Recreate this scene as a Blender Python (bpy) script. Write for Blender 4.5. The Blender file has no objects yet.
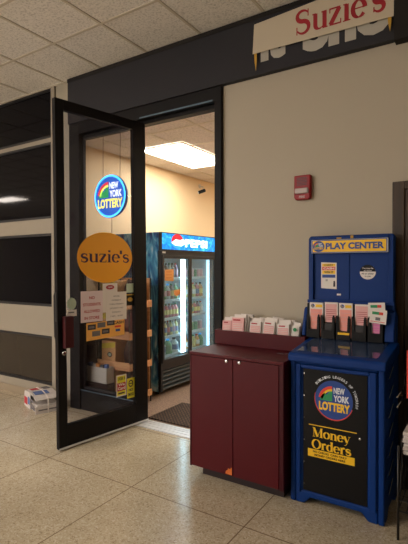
import bpy, bmesh, math, random
from mathutils import Vector, Matrix
random.seed(7)
C = bpy.context.scene.collection
SC = bpy.context.scene
R = math.radians
PI = math.pi

# ------------------------------------------------------------------ camera
cam_d = bpy.data.cameras.new('camera')
cam_d.sensor_fit = 'HORIZONTAL'; cam_d.sensor_width = 36.0
cam_d.lens = 36.0 * 444.8 / 408.0
cam_d.clip_start = 0.05
cam = bpy.data.objects.new('camera', cam_d); C.objects.link(cam)
yaw, pitch, roll = 0.573753, -0.010556, -0.001611
Fv = Vector((-math.sin(yaw)*math.cos(pitch), math.cos(yaw)*math.cos(pitch), math.sin(pitch)))
Rv = Vector((math.cos(yaw), math.sin(yaw), 0)); Uv = Rv.cross(Fv)
R2 = math.cos(roll)*Rv + math.sin(roll)*Uv; U2 = -math.sin(roll)*Rv + math.cos(roll)*Uv
cam.matrix_world = Matrix(((R2.x, U2.x, -Fv.x, 0), (R2.y, U2.y, -Fv.y, 0), (R2.z, U2.z, -Fv.z, 1.5), (0, 0, 0, 1)))
SC.camera = cam

# ------------------------------------------------------------------ world, exposure
w = bpy.data.worlds.new('world'); SC.world = w; w.use_nodes = True
w.node_tree.nodes['Background'].inputs[0].default_value = (0.02, 0.018, 0.016, 1)
SC.view_settings.view_transform = 'Standard'
SC.view_settings.look = 'None'
SC.view_settings.gamma = 1.0
SC.view_settings.use_curve_mapping = False
SC.view_settings.exposure = 0.0
HALL_LIGHT = 32.0        # radiance of the hall's ceiling panels
STORE_LIGHT = 22.0       # radiance of the shop's ceiling panels

# ------------------------------------------------------------------ materials
def lin(c):
    out = []
    for v in c[:3]:
        v /= 255.0
        out.append(v/12.92 if v <= 0.04045 else ((v+0.055)/1.055)**2.4)
    return (*out, 1.0)

def mat(name, rgb, rough=0.6, metal=0.0, spec=0.5, emit=None, es=0.0, noise=0.0, nscale=40.0, bump=0.0, coat=0.0):
    m = bpy.data.materials.new(name); m.use_nodes = True
    nt = m.node_tree; b = nt.nodes['Principled BSDF']
    b.inputs['Roughness'].default_value = rough
    b.inputs['Metallic'].default_value = metal
    b.inputs['Specular IOR Level'].default_value = spec
    b.inputs['Coat Weight'].default_value = coat
    col = lin(rgb)
    b.inputs['Base Color'].default_value = col
    if noise or bump:
        tc = nt.nodes.new('ShaderNodeTexCoord')
        n = nt.nodes.new('ShaderNodeTexNoise'); n.inputs['Scale'].default_value = nscale
        n.inputs['Detail'].default_value = 4
        nt.links.new(tc.outputs['Object'], n.inputs['Vector'])
        if noise:
            mx = nt.nodes.new('ShaderNodeMix'); mx.data_type = 'RGBA'
            k0, k1 = 1-noise, 1+noise
            mx.inputs['A'].default_value = (col[0]*k0, col[1]*k0, col[2]*k0, 1)
            mx.inputs['B'].default_value = (min(1, col[0]*k1), min(1, col[1]*k1), min(1, col[2]*k1), 1)
            nt.links.new(n.outputs['Fac'], mx.inputs['Factor'])
            nt.links.new(mx.outputs['Result'], b.inputs['Base Color'])
        if bump:
            bp = nt.nodes.new('ShaderNodeBump'); bp.inputs['Strength'].default_value = bump
            bp.inputs['Distance'].default_value = 0.004
            nt.links.new(n.outputs['Fac'], bp.inputs['Height'])
            nt.links.new(bp.outputs['Normal'], b.inputs['Normal'])
    if emit is not None:
        b.inputs['Emission Color'].default_value = lin(emit)
        b.inputs['Emission Strength'].default_value = es
    return m

def glass_mat(name, tint=(255, 255, 255), rough=0.02, refl=1.0, haze=0.0, hz=(120, 120, 125)):
    m = bpy.data.materials.new(name); m.use_nodes = True
    nt = m.node_tree; nt.nodes.clear()
    out = nt.nodes.new('ShaderNodeOutputMaterial')
    tr = nt.nodes.new('ShaderNodeBsdfTransparent'); tr.inputs[0].default_value = lin(tint)
    gl = nt.nodes.new('ShaderNodeBsdfGlossy'); gl.inputs['Roughness'].default_value = rough
    lw = nt.nodes.new('ShaderNodeLayerWeight'); lw.inputs[0].default_value = .5
    p5 = math_node(nt, 'POWER', lw.outputs['Facing'], 5.0)
    fr = math_node(nt, 'ADD', math_node(nt, 'MULTIPLY', p5, .96*refl), .04*refl)
    mx = nt.nodes.new('ShaderNodeMixShader'); nt.links.new(fr, mx.inputs[0])
    base = tr.outputs[0]
    if haze:
        df = nt.nodes.new('ShaderNodeBsdfDiffuse'); df.inputs[0].default_value = lin(hz)
        m2 = nt.nodes.new('ShaderNodeMixShader'); m2.inputs[0].default_value = haze
        nt.links.new(tr.outputs[0], m2.inputs[1]); nt.links.new(df.outputs[0], m2.inputs[2]); base = m2.outputs[0]
    nt.links.new(base, mx.inputs[1]); nt.links.new(gl.outputs[0], mx.inputs[2])
    nt.links.new(mx.outputs[0], out.inputs[0])
    return m

def math_node(nt, op, a, b=None):
    n = nt.nodes.new('ShaderNodeMath'); n.operation = op
    for i, v in enumerate((a, b)):
        if v is None: continue
        if isinstance(v, (int, float)): n.inputs[i].default_value = v
        else: nt.links.new(v, n.inputs[i])
    return n.outputs[0]

def terrazzo(name, x0, y0, sp):
    m = bpy.data.materials.new(name); m.use_nodes = True
    nt = m.node_tree; b = nt.nodes['Principled BSDF']
    tc = nt.nodes.new('ShaderNodeTexCoord'); sep = nt.nodes.new('ShaderNodeSeparateXYZ')
    nt.links.new(tc.outputs['Object'], sep.inputs[0])
    v1 = nt.nodes.new('ShaderNodeTexVoronoi'); v1.inputs['Scale'].default_value = 120
    v2 = nt.nodes.new('ShaderNodeTexNoise'); v2.inputs['Scale'].default_value = 1.6; v2.inputs['Detail'].default_value = 6
    for v in (v1, v2): nt.links.new(tc.outputs['Object'], v.inputs['Vector'])
    r = nt.nodes.new('ShaderNodeValToRGB'); e = r.color_ramp.elements
    e[0].position = 0.0; e[0].color = lin((160, 144, 118))
    e[1].position = 0.16; e[1].color = lin((188, 174, 148))
    for p, c in ((0.5, (196, 183, 158)), (0.82, (202, 190, 166)), (0.95, (212, 202, 182))):
        x = e.new(p); x.color = lin(c)
    sc = nt.nodes.new('ShaderNodeSeparateColor'); nt.links.new(v1.outputs['Color'], sc.inputs[0])
    nt.links.new(sc.outputs[0], r.inputs[0])
    mx = nt.nodes.new('ShaderNodeMix'); mx.data_type = 'RGBA'; mx.blend_type = 'MULTIPLY'
    r2 = nt.nodes.new('ShaderNodeValToRGB'); r2.color_ramp.elements[0].color = (0.78, 0.76, 0.73, 1); r2.color_ramp.elements[0].position = .3
    r2.color_ramp.elements[1].color = (1, 1, 1, 1); r2.color_ramp.elements[1].position = .7
    nt.links.new(v2.outputs['Fac'], r2.inputs[0])
    mx.inputs['Factor'].default_value = 1
    nt.links.new(r.outputs[0], mx.inputs['A']); nt.links.new(r2.outputs[0], mx.inputs['B'])
    def line(s, o):
        f = math_node(nt, 'FRACT', math_node(nt, 'DIVIDE', math_node(nt, 'SUBTRACT', s, o - sp*50), sp))
        d = math_node(nt, 'MINIMUM', f, math_node(nt, 'SUBTRACT', 1.0, f))
        return math_node(nt, 'LESS_THAN', d, 0.004/sp)
    ln = math_node(nt, 'MAXIMUM', line(sep.outputs[0], x0), line(sep.outputs[1], y0))
    m3 = nt.nodes.new('ShaderNodeMix'); m3.data_type = 'RGBA'
    nt.links.new(ln, m3.inputs['Factor']); nt.links.new(mx.outputs['Result'], m3.inputs['A'])
    m3.inputs['B'].default_value = lin((128, 110, 88))
    nt.links.new(m3.outputs['Result'], b.inputs['Base Color'])
    rg = nt.nodes.new('ShaderNodeMapRange'); rg.inputs['To Min'].default_value = 0.12; rg.inputs['To Max'].default_value = 0.22
    nt.links.new(v2.outputs['Fac'], rg.inputs['Value']); nt.links.new(rg.outputs[0], b.inputs['Roughness'])
    b.inputs['Specular IOR Level'].default_value = .75
    return m

def ceiling_mat(name, rgb):
    m = bpy.data.materials.new(name); m.use_nodes = True
    nt = m.node_tree; b = nt.nodes['Principled BSDF']; b.inputs['Roughness'].default_value = 0.9
    tc = nt.nodes.new('ShaderNodeTexCoord')
    n = nt.nodes.new('ShaderNodeTexNoise'); n.inputs['Scale'].default_value = 55; n.inputs['Detail'].default_value = 6; n.inputs['Roughness'].default_value = .75
    nt.links.new(tc.outputs['Object'], n.inputs['Vector'])
    r = nt.nodes.new('ShaderNodeValToRGB'); e = r.color_ramp.elements
    e[0].position = 0.36; e[0].color = lin(tuple(v*0.82 for v in rgb)); e[1].position = 0.52; e[1].color = lin(rgb)
    nt.links.new(n.outputs['Fac'], r.inputs[0]); nt.links.new(r.outputs[0], b.inputs['Base Color'])
    bp = nt.nodes.new('ShaderNodeBump'); bp.inputs['Strength'].default_value = .4; bp.inputs['Distance'].default_value = 0.004
    nt.links.new(n.outputs['Fac'], bp.inputs['Height']); nt.links.new(bp.outputs['Normal'], b.inputs['Normal'])
    return m

def wood_mat(name, a, bcol, scale=(1, 1, 14), rough=0.5):
    m = bpy.data.materials.new(name); m.use_nodes = True
    nt = m.node_tree; b = nt.nodes['Principled BSDF']; b.inputs['Roughness'].default_value = rough
    tc = nt.nodes.new('ShaderNodeTexCoord'); mp = nt.nodes.new('ShaderNodeMapping')
    mp.inputs['Scale'].default_value = scale
    n = nt.nodes.new('ShaderNodeTexNoise'); n.inputs['Scale'].default_value = 3; n.inputs['Detail'].default_value = 6; n.inputs['Distortion'].default_value = .6
    nt.links.new(tc.outputs['Object'], mp.inputs[0]); nt.links.new(mp.outputs[0], n.inputs['Vector'])
    r = nt.nodes.new('ShaderNodeValToRGB'); r.color_ramp.elements[0].position = .35; r.color_ramp.elements[1].position = .65
    r.color_ramp.elements[0].color = lin(a); r.color_ramp.elements[1].color = lin(bcol)
    nt.links.new(n.outputs['Fac'], r.inputs[0]); nt.links.new(r.outputs[0], b.inputs['Base Color'])
    return m

def wave_mat(name):
    """printed blue wave artwork on the cooler's side"""
    m = bpy.data.materials.new(name); m.use_nodes = True
    nt = m.node_tree; b = nt.nodes['Principled BSDF']; b.inputs['Roughness'].default_value = .3
    tc = nt.nodes.new('ShaderNodeTexCoord'); mp = nt.nodes.new('ShaderNodeMapping')
    mp.inputs['Rotation'].default_value = (0, R(35), 0); mp.inputs['Scale'].default_value = (3.0, 1, 0.8)
    n = nt.nodes.new('ShaderNodeTexNoise'); n.inputs['Scale'].default_value = 3.0; n.inputs['Detail'].default_value = 5; n.inputs['Distortion'].default_value = 1.6
    nt.links.new(tc.outputs['Object'], mp.inputs[0]); nt.links.new(mp.outputs[0], n.inputs['Vector'])
    r = nt.nodes.new('ShaderNodeValToRGB'); e = r.color_ramp.elements
    e[0].position = .34; e[0].color = lin((10, 44, 100)); e[1].position = .66; e[1].color = lin((180, 220, 238))
    x = e.new(.45); x.color = lin((24, 104, 172)); x = e.new(.55); x.color = lin((84, 170, 214))
    nt.links.new(n.outputs['Fac'], r.inputs[0]); nt.links.new(r.outputs[0], b.inputs['Base Color'])
    return m

def splash_emit(name, es):
    m = bpy.data.materials.new(name); m.use_nodes = True
    nt = m.node_tree; b = nt.nodes['Principled BSDF']; b.inputs['Roughness'].default_value = .3
    tc = nt.nodes.new('ShaderNodeTexCoord')
    n = nt.nodes.new('ShaderNodeTexNoise'); n.inputs['Scale'].default_value = 14; n.inputs['Detail'].default_value = 5; n.inputs['Distortion'].default_value = 1
    nt.links.new(tc.outputs['Object'], n.inputs['Vector'])
    r = nt.nodes.new('ShaderNodeValToRGB'); e = r.color_ramp.elements
    e[0].position = .38; e[0].color = lin((0, 96, 180)); e[1].position = .74; e[1].color = lin((80, 205, 240))
    x = e.new(.55); x.color = lin((0, 140, 210))
    nt.links.new(n.outputs['Fac'], r.inputs[0]); nt.links.new(r.outputs[0], b.inputs['Emission Color'])
    b.inputs['Emission Strength'].default_value = es; b.inputs['Base Color'].default_value = lin((10, 60, 110))
    return m

def mat_pattern(name):
    """dark brown entrance matting with a herringbone weave"""
    m = bpy.data.materials.new(name); m.use_nodes = True
    nt = m.node_tree; b = nt.nodes['Principled BSDF']; b.inputs['Roughness'].default_value = .95
    tc = nt.nodes.new('ShaderNodeTexCoord'); mp = nt.nodes.new('ShaderNodeMapping'); mp.inputs['Rotation'].default_value = (0, 0, R(45))
    br = nt.nodes.new('ShaderNodeTexBrick'); br.inputs['Scale'].default_value = 9
    br.inputs['Color1'].default_value = lin((88, 68, 54)); br.inputs['Color2'].default_value = lin((70, 53, 42)); br.inputs['Mortar'].default_value = lin((40, 31, 27))
    br.inputs['Mortar Size'].default_value = .045
    nt.links.new(tc.outputs['Object'], mp.inputs[0]); nt.links.new(mp.outputs[0], br.inputs['Vector']); nt.links.new(br.outputs[0], b.inputs['Base Color'])
    return m

M = dict(
    cashorange=mat('cash_poster_orange', (238, 176, 84), .6), grille=mat('cooler_grille', (84, 92, 98), .4),
    tile2=ceiling_mat('shop_ceiling_tile', (238, 228, 222)),
    floor=terrazzo('terrazzo', -2.06, 2.27, 0.865),
    carpet=mat('speckled_carpet', (144, 120, 104), .9, noise=1.0, nscale=60),
    tile=ceiling_mat('ceiling_tile', (240, 236, 230)), tbar=mat('grid_bar', (205, 196, 182), .6),
    tbar_w=mat('grid_bar_shop', (225, 215, 200), .6),
    wall=mat('hall_wall_paint', (180, 170, 152), .85, bump=.15, nscale=220),
    wall2=mat('window_wall_panel', (150, 140, 124), .6, noise=.04, nscale=8),
    shopwall=mat('shop_wall_paint', (238, 212, 172), .85),
    column=mat('column_cladding', (165, 156, 138), .6, noise=.14, nscale=9),
    base=mat('baseboard_vinyl', (150, 134, 112), .5),
    fascia=mat('dark_fascia', (42, 41, 46), .65, spec=.3), fascia2=mat('dark_fascia_matte', (32, 27, 24), .7, spec=.3),
    alu=mat('dark_bronze_metal', (20, 17, 18), .5, spec=.16), alu_edge=mat('pale_metal_edge', (90, 110, 125), .35, metal=.6),
    silver=mat('threshold_aluminium', (222, 224, 228), .4, metal=.35), chrome=mat('chrome', (210, 210, 210), .2, metal=1),
    brownwood=wood_mat('dark_brown_door_wood', (46, 33, 20), (66, 48, 30), (14, 1, 1)),
    darkglass=mat('dark_window_glass', (14, 13, 18), .05, spec=.12), darkglass2=mat('lower_window_glass', (52, 45, 38), .15, spec=.5),  # lower panes' brownish base stands in for the reflected floor
    gasket=mat('window_gasket', (22, 19, 22), .5),
    glass=glass_mat('door_glass', (236, 236, 240), refl=.3, haze=.015, hz=(150, 140, 140)), glass2=glass_mat('sidelight_glass', (245, 245, 245), refl=.5, haze=.0),
    coolglass=glass_mat('cooler_glass', (238, 246, 250), haze=.07, hz=(190, 225, 235)),  # pale diffuse haze paints the cooler's glow into the glass
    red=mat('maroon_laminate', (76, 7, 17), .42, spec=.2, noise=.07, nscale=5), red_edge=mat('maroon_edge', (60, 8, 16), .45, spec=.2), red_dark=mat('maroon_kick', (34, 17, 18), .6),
    blue=mat('blue_plastic', (3, 48, 114), .5, spec=.2, noise=.05, nscale=6), blue_d=mat('blue_plastic_louver', (150, 150, 120), .5),
    black=mat('black_plastic', (10, 8, 8), .5, spec=.2), blackwire=mat('black_wire', (18, 16, 15), .4), clear=glass_mat('clear_cover', (205, 215, 230), .06, refl=1.6, haze=.22, hz=(110, 135, 175)),  # cover's blue-grey haze stands in for bluish reflections
    white=mat('white_paper', (226, 218, 212), .7), offwhite=mat('banner_vinyl', (198, 185, 162), .6), pinkpaper=mat('pale_pink_paper', (226, 208, 212), .7),
    redink=mat('red_ink', (170, 28, 40), .6), crimson=mat('crimson_lettering', (158, 20, 34), .5), greyletter=mat('grey_sign_letter', (178, 172, 160), .5),
    darkink=mat('dark_ink', (40, 34, 44), .6), purple=mat('aubergine_ink', (62, 24, 62), .6), orange=mat('orange_vinyl', (244, 168, 22), .5),
    yellow=mat('yellow_print', (238, 190, 18), .5), yell2=mat('yellow_green_print', (216, 206, 40), .5), gold=mat('old_tape', (190, 145, 40), .6),
    slip=mat('pink_slip_paper', (240, 160, 148), .7), slip2=mat('rose_slip_paper', (224, 170, 168), .7), magenta=mat('magenta_slip_paper', (222, 120, 180), .7),
    green=mat('green_print', (34, 140, 84), .6), logoblue=mat('logo_blue', (20, 62, 140), .5), logored=mat('logo_red', (214, 60, 40), .5), logowhite=mat('logo_white', (215, 220, 228), .5),
    alarm=mat('alarm_red_plastic', (142, 6, 16), .4, spec=.3), strobe=mat('strobe_lens', (176, 160, 156), .25),
    palegreen=mat('pale_green_sticker', (176, 196, 176), .5), wine=mat('dark_red_metal', (64, 10, 16), .4),
    bin=mat('white_bin_plastic', (214, 210, 200), .5), crate=wood_mat('rack_wood', (206, 146, 98), (232, 178, 126), (1, 8, 8)),
    bag=mat('dark_snack_bag', (58, 30, 28), .6, noise=.5, nscale=12, bump=.8), bag2=mat('tan_snack_bag', (232, 176, 120), .6, noise=.3, nscale=14, bump=.8), bag3=mat('yellow_snack_bag', (225, 205, 70), .6, noise=.3, nscale=14, bump=.8),
    bag4=mat('maroon_snack_bag', (92, 24, 34), .6, noise=.3, nscale=14, bump=.8),
    coolbody=mat('cooler_black_body', (24, 30, 38), .35), coolwhite=mat('cooler_white_interior', (225, 238, 242), .5), wave=wave_mat('wave_artwork'),
    splash=splash_emit('lit_splash_panel', 1.9), ew=mat('lit_white_letter', (255, 255, 255), .4, emit=(225, 248, 255), es=2.2),
    er=mat('lit_red', (200, 20, 40), .4, emit=(235, 40, 60), es=.8), eb=mat('lit_pale_blue', (60, 150, 220), .4, emit=(60, 170, 235), es=1.0),
    led=mat('cooler_lamp', (255, 255, 255), .4, emit=(205, 243, 255), es=9.0),
    led2=mat('cooler_lamp_dimmer', (255, 255, 255), .4, emit=(190, 232, 250), es=2.2),
    note=mat('orange_note_paper', (232, 160, 84), .7), mat=mat_pattern('entrance_mat_weave'),
    lamp=mat('lit_diffuser', (255, 255, 255), .5, emit=(255, 248, 232), es=STORE_LIGHT), halllamp=mat('hall_lit_diffuser', (255, 255, 255), .5, emit=(255, 242, 230), es=HALL_LIGHT),
    fillpane=mat('added_fill_pane', (200, 200, 200), .5, emit=(250, 245, 240), es=6.0),  # glow of the unseen panes added to brighten the hall
    neon_rim=mat('neon_rim', (60, 170, 255), .4, emit=(60, 170, 255), es=4.0), neon_face=mat('neon_blue_face', (0, 60, 180), .4, emit=(4, 108, 222), es=1.1),
    neon_w=mat('neon_white', (255, 255, 255), .4, emit=(225, 240, 255), es=2.0), neon_y=mat('neon_yellow', (255, 240, 60), .4, emit=(255, 244, 120), es=1.6),
    neon_g=mat('neon_green', (30, 180, 90), .4, emit=(30, 180, 100), es=.8), neon_r=mat('neon_red', (255, 60, 70), .4, emit=(255, 50, 80), es=.9),
    cord=mat('cord', (70, 62, 58), .5), cam_w=mat('bracket_white', (220, 212, 200), .5), news=mat('newsprint', (202, 194, 190), .8, noise=.15, nscale=60), newsink=mat('news_photo_grey', (110, 106, 110), .8),
    newsred=mat('news_photo_red', (180, 50, 60), .8), newsblue=mat('news_photo_blue', (90, 110, 160), .8), scuff=mat('orange_sticker_paper', (205, 105, 35), .6),
)

# ------------------------------------------------------------------ mesh helpers
def box(bm, x0, x1, y0, y1, z0, z1, mi=0, tf=None):
    vs = [Vector((x, y, z)) for x in (x0, x1) for y in (y0, y1) for z in (z0, z1)]
    if tf is not None: vs = [tf @ v for v in vs]
    v = [bm.verts.new(q) for q in vs]
    for f in ((0, 1, 3, 2), (4, 6, 7, 5), (0, 4, 5, 1), (2, 3, 7, 6), (0, 2, 6, 4), (1, 5, 7, 3)):
        fc = bm.faces.new([v[i] for i in f]); fc.material_index = mi
def prism(bm, pts, axis, a, b, mi=0, tf=None):
    """closed outline pts (2D) pushed along axis from a to b; axis y: pts=(x,z), x: (y,z), z: (x,y)"""
    def p3(p, t):
        q = {'x': (t, p[0], p[1]), 'y': (p[0], t, p[1]), 'z': (p[0], p[1], t)}[axis]
        q = Vector(q); return tf @ q if tf is not None else q
    A = [bm.verts.new(p3(p, a)) for p in pts]; B = [bm.verts.new(p3(p, b)) for p in pts]
    fs = [bm.faces.new(A), bm.faces.new(list(reversed(B)))]
    n = len(pts)
    for i in range(n): fs.append(bm.faces.new((A[i], B[i], B[(i+1) % n], A[(i+1) % n])))
    for f in fs: f.material_index = mi
def ell(cx, cz, rx, rz, n=40, a0=0, a1=2*PI):
    full = abs(a1-a0-2*PI) < 1e-6
    k = n if full else n+1
    return [(cx+rx*math.cos(a0+(a1-a0)*i/n), cz+rz*math.sin(a0+(a1-a0)*i/n)) for i in range(k)]
def lathe(bm, prof, c, axis='z', n=16, mi=0, caps=True):
    """prof = [(radius, height, mi?)]"""
    rings = []
    for p in prof:
        ring = []
        for i in range(n):
            a = 2*PI*i/n; r, h = p[0], p[1]
            q = {'z': (r*math.cos(a), r*math.sin(a), h), 'y': (r*math.cos(a), h, r*math.sin(a)), 'x': (h, r*math.cos(a), r*math.sin(a))}[axis]
            ring.append(bm.verts.new(Vector(q)+Vector(c)))
        rings.append(ring)
    for j in range(len(prof)-1):
        m_ = prof[j][2] if len(prof[j]) > 2 else mi
        for i in range(n):
            f = bm.faces.new((rings[j][i], rings[j][(i+1) % n], rings[j+1][(i+1) % n], rings[j+1][i])); f.material_index = m_; f.smooth = True
    if caps:
        for rg, m_ in ((rings[0], prof[0]), (rings[-1], prof[-1])):
            f = bm.faces.new(rg); f.material_index = m_[2] if len(m_) > 2 else mi
def tube(bm, pts, r, n=8, mi=0):
    pts = [Vector(p) for p in pts]; rings = []
    for i, p in enumerate(pts):
        d = (pts[min(i+1, len(pts)-1)] - pts[max(i-1, 0)]).normalized()
        up = Vector((0, 0, 1)) if abs(d.z) < .9 else Vector((1, 0, 0))
        a = d.cross(up).normalized(); b = d.cross(a)
        rings.append([bm.verts.new(p + r*(math.cos(2*PI*k/n)*a + math.sin(2*PI*k/n)*b)) for k in range(n)])
    for j in range(len(pts)-1):
        for k in range(n):
            f = bm.faces.new((rings[j][k], rings[j][(k+1) % n], rings[j+1][(k+1) % n], rings[j+1][k])); f.material_index = mi; f.smooth = True
    bm.faces.new(rings[0]).material_index = mi; bm.faces.new(rings[-1]).material_index = mi

ORG = {}
def obj(name, bm, mats, parent=None, origin=(0, 0, 0), rotz=0, bevel=0, seg=2):
    if not isinstance(mats, (list, tuple)): mats = [mats]
    org = ORG[parent.name] if parent else Vector(origin)
    bmesh.ops.recalc_face_normals(bm, faces=bm.faces)
    if not rotz and not (parent and parent.get('_local')): bmesh.ops.translate(bm, verts=bm.verts, vec=-org)
    me = bpy.data.meshes.new(name); bm.to_mesh(me); bm.free()
    for m in mats: me.materials.append(m)
    o = bpy.data.objects.new(name, me); C.objects.link(o)
    if parent: o.parent = parent
    else:
        o.location = org; o.rotation_euler = (0, 0, rotz)
    ORG[o.name] = org
    if parent and parent.get('_local'): o['_local'] = 1
    if bevel:
        b = o.modifiers.new('bevel', 'BEVEL'); b.width = bevel; b.segments = seg; b.limit_method = 'ANGLE'; b.angle_limit = R(40)
        b.harden_normals = False
    return o
def flatobj(name, bm, mats, loc, rotz, parent=None, label=None):
    """mesh given in local coordinates of its own frame"""
    bmesh.ops.recalc_face_normals(bm, faces=bm.faces)
    me = bpy.data.meshes.new(name); bm.to_mesh(me); bm.free()
    for m in (mats if isinstance(mats, (list, tuple)) else [mats]): me.materials.append(m)
    o = bpy.data.objects.new(name, me); C.objects.link(o)
    if parent: o.parent = parent
    else: o.location = loc; o.rotation_euler = (0, 0, rotz)
    return o
def thing(name, label, cat, loc=(0, 0, 0), rotz=0, group=None):
    o = bpy.data.objects.new(name, None); C.objects.link(o); o.empty_display_size = .1
    o.location = loc; o.rotation_euler = (0, 0, rotz); ORG[o.name] = Vector(loc)
    return tag(o, label, cat, group)
def tag(o, label, cat, group=None):
    o['label'] = label; o['category'] = cat
    if group: o['group'] = group
    return o
def struct(name, bm, mats, origin=(0, 0, 0), bevel=0):
    o = obj(name, bm, mats, None, origin, 0, bevel); o['kind'] = 'structure'; return o
def bb(*boxes):
    bm = bmesh.new()
    for b in boxes: box(bm, *b)
    return bm

# ---- lettering: built-in sans face turned into mesh
def sans(bm, s, x0, x1, z0, z1, y, mi=0, bold=0.0, tf=None, keep=False):
    cu = bpy.data.curves.new('t', 'FONT'); cu.body = s; cu.size = 1; cu.offset = bold; cu.resolution_u = 3
    o = bpy.data.objects.new('t', cu); C.objects.link(o)
    bpy.context.view_layer.update()
    me = bpy.data.meshes.new_from_object(o.evaluated_get(bpy.context.evaluated_depsgraph_get()))
    xs = [v.co.x for v in me.vertices]; ys = [v.co.y for v in me.vertices]
    if xs:
        ax, bx, ay, by = min(xs), max(xs), min(ys), max(ys)
        sx = (x1-x0)/max(1e-6, bx-ax); sz = (z1-z0)/max(1e-6, by-ay)
        vs = []
        for v in me.vertices:
            q = Vector((x0+(v.co.x-ax)*sx, y, z0+(v.co.y-ay)*sz))
            vs.append(bm.verts.new(tf @ q if tf is not None else q))
        for p in me.polygons:
            try:
                f = bm.faces.new([vs[i] for i in p.vertices]); f.material_index = mi
            except ValueError: pass
    bpy.data.objects.remove(o); bpy.data.curves.remove(cu); bpy.data.meshes.remove(me)

# ---- lettering: a book face with thick and thin strokes
def arc(cx, cy, rx, ry, a0, a1, n=14):
    return [(cx+rx*math.cos(R(a0+(a1-a0)*i/n)), cy+ry*math.sin(R(a0+(a1-a0)*i/n))) for i in range(n+1)]
TK, TN = .115, .035
def glyph(ch):
    """list of (points, width rule), advance; x-height .5, capitals .72"""
    v, h = 'v', 'h'
    if ch in 's':
        return [(arc(.19, .365, .13, .105, 25, 270, 12)[:-1] + arc(.19, .135, .14, .125, 90, -155, 12), 'm'),
                ([(.31, .34), (.31, .48)], 'thin'), ([(.05, .16), (.05, .02)], 'thin')], .40
    if ch == 'S':
        return [(arc(.26, .54, .19, .155, 25, 270, 14)[:-1] + arc(.26, .20, .20, .18, 90, -155, 14), 'm'),
                ([(.44, .50), (.44, .71)], 'thin'), ([(.06, .24), (.06, .01)], 'thin')], .56
    if ch == 'u':
        return [([(.12, .48), (.12, .17)] + arc(.25, .15, .13, .13, 180, 290, 8), 'v'), ([(.42, .5), (.42, .0)], 'v'), (arc(.25, .15, .14, .13, 290, 360, 4), 'thin'),
                ([(.02, .48), (.14, .48)], 'thin'), ([(.32, .48), (.44, .48)], 'thin'), ([(.42, .018), (.52, .018)], 'thin')], .54
    if ch == 'z':
        return [([(.04, .478), (.38, .478)], 'bar'), ([(.35, .47), (.07, .03)], 'thick'), ([(.04, .022), (.40, .022)], 'bar'), ([(.05, .49), (.05, .36)], 'thin'), ([(.39, .01), (.39, .14)], 'thin')], .44
    if ch == 'i':
        return [([(.13, .48), (.13, .0)], 'v'), ([(.03, .48), (.14, .48)], 'thin'), ([(.02, .018), (.25, .018)], 'thin'), ([(.13, .60), (.13, .715)], 'v')], .27
    if ch == 'e':
        return [(arc(.23, .25, .18, .235, 0, 322, 18), 'v'), ([(.07, .27), (.41, .27)], 'thin')], .45
    if ch == "'":
        return [([(.07, .72), (.07, .50)], 'v')], .17
    if ch == 'M':
        return [([(.12, .0), (.12, .70)], 'thin'), ([(.13, .70), (.40, .03)], 'thick'), ([(.40, .03), (.66, .70)], 'thin'), ([(.68, .70), (.68, .0)], 'v'),
                ([(.02, .018), (.22, .018)], 'thin'), ([(.56, .018), (.80, .018)], 'thin'), ([(.02, .70), (.16, .70)], 'thin'), ([(.64, .70), (.80, .70)], 'thin')], .84
    if ch in 'oO':
        if ch == 'o': return [(arc(.24, .25, .19, .235, 0, 360, 24), 'v')], .48
        return [(arc(.34, .36, .28, .345, 0, 360, 28), 'v')], .68
    if ch in 'nh':
        top = .5 if ch == 'n' else .74
        return [([(.13, top), (.13, 0)], 'v'), (arc(.28, .32, .14, .155, 170, 0, 10) + [(.42, .0)], 'v'),
                ([(.03, top-.02), (.14, top-.02)], 'thin'), ([(.02, .018), (.24, .018)], 'thin'), ([(.32, .018), (.53, .018)], 'thin')], .55
    if ch == 'y':
        return [([(.07, .48), (.25, .04)], 'thick'), ([(.42, .48), (.22, -.10), (.15, -.19), (.06, -.19)], 'thin'), ([(.0, .48), (.17, .48)], 'thin'), ([(.33, .48), (.49, .48)], 'thin')], .48
    if ch == 'r':
        return [([(.13, .48), (.13, 0)], 'v'), (arc(.29, .33, .14, .14, 165, 50, 6), 'm'), ([(.03, .48), (.14, .48)], 'thin'), ([(.02, .018), (.25, .018)], 'thin')], .40
    if ch == 'd':
        return [(arc(.22, .25, .17, .235, 40, 320, 16), 'v'), ([(.38, .74), (.38, .0)], 'v'), ([(.27, .72), (.38, .72)], 'thin'), ([(.38, .018), (.48, .018)], 'thin')], .50
    return [], .25
def book(bm, s, x0, x1, z0, z1, y, mi=0, tk=TK, ztop=None):
    """lettering fitted to x0..x1; z0 = baseline, z1 = cap height"""
    adv = 0; quads = []
    for ch in s:
        st, a = glyph(ch)
        for pts, rule in st:
            n = len(pts)
            prev = None
            for i, p in enumerate(pts):
                q0 = pts[max(i-1, 0)]; q1 = pts[min(i+1, n-1)]
                dx, dy = q1[0]-q0[0], q1[1]-q0[1]; L = math.hypot(dx, dy) or 1
                dx /= L; dy /= L
                wd = {'v': TN+(tk-TN)*abs(dy), 'thin': TN, 'thick': tk*1.05, 'bar': TN*1.3, 'm': TN+(tk-TN)*math.sin(PI*i/max(1, n-1))}[rule]
                l = (adv+p[0]-dy*wd/2, p[1]+dx*wd/2); r = (adv+p[0]+dy*wd/2, p[1]-dx*wd/2)
                if prev: quads.append((prev[0], l, r, prev[1]))
                prev = (l, r)
        adv += a
    xs = [p[0] for q in quads for p in q]; ax, bx = min(xs), max(xs)
    sx = (x1-x0)/(bx-ax); sz = (z1-z0)/.72
    for k, q in enumerate(quads):
        f = bm.faces.new([bm.verts.new((x0+(p[0]-ax)*sx, y-(k % 5)*2e-5, z0+p[1]*sz)) for p in q]); f.material_index = mi

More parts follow.
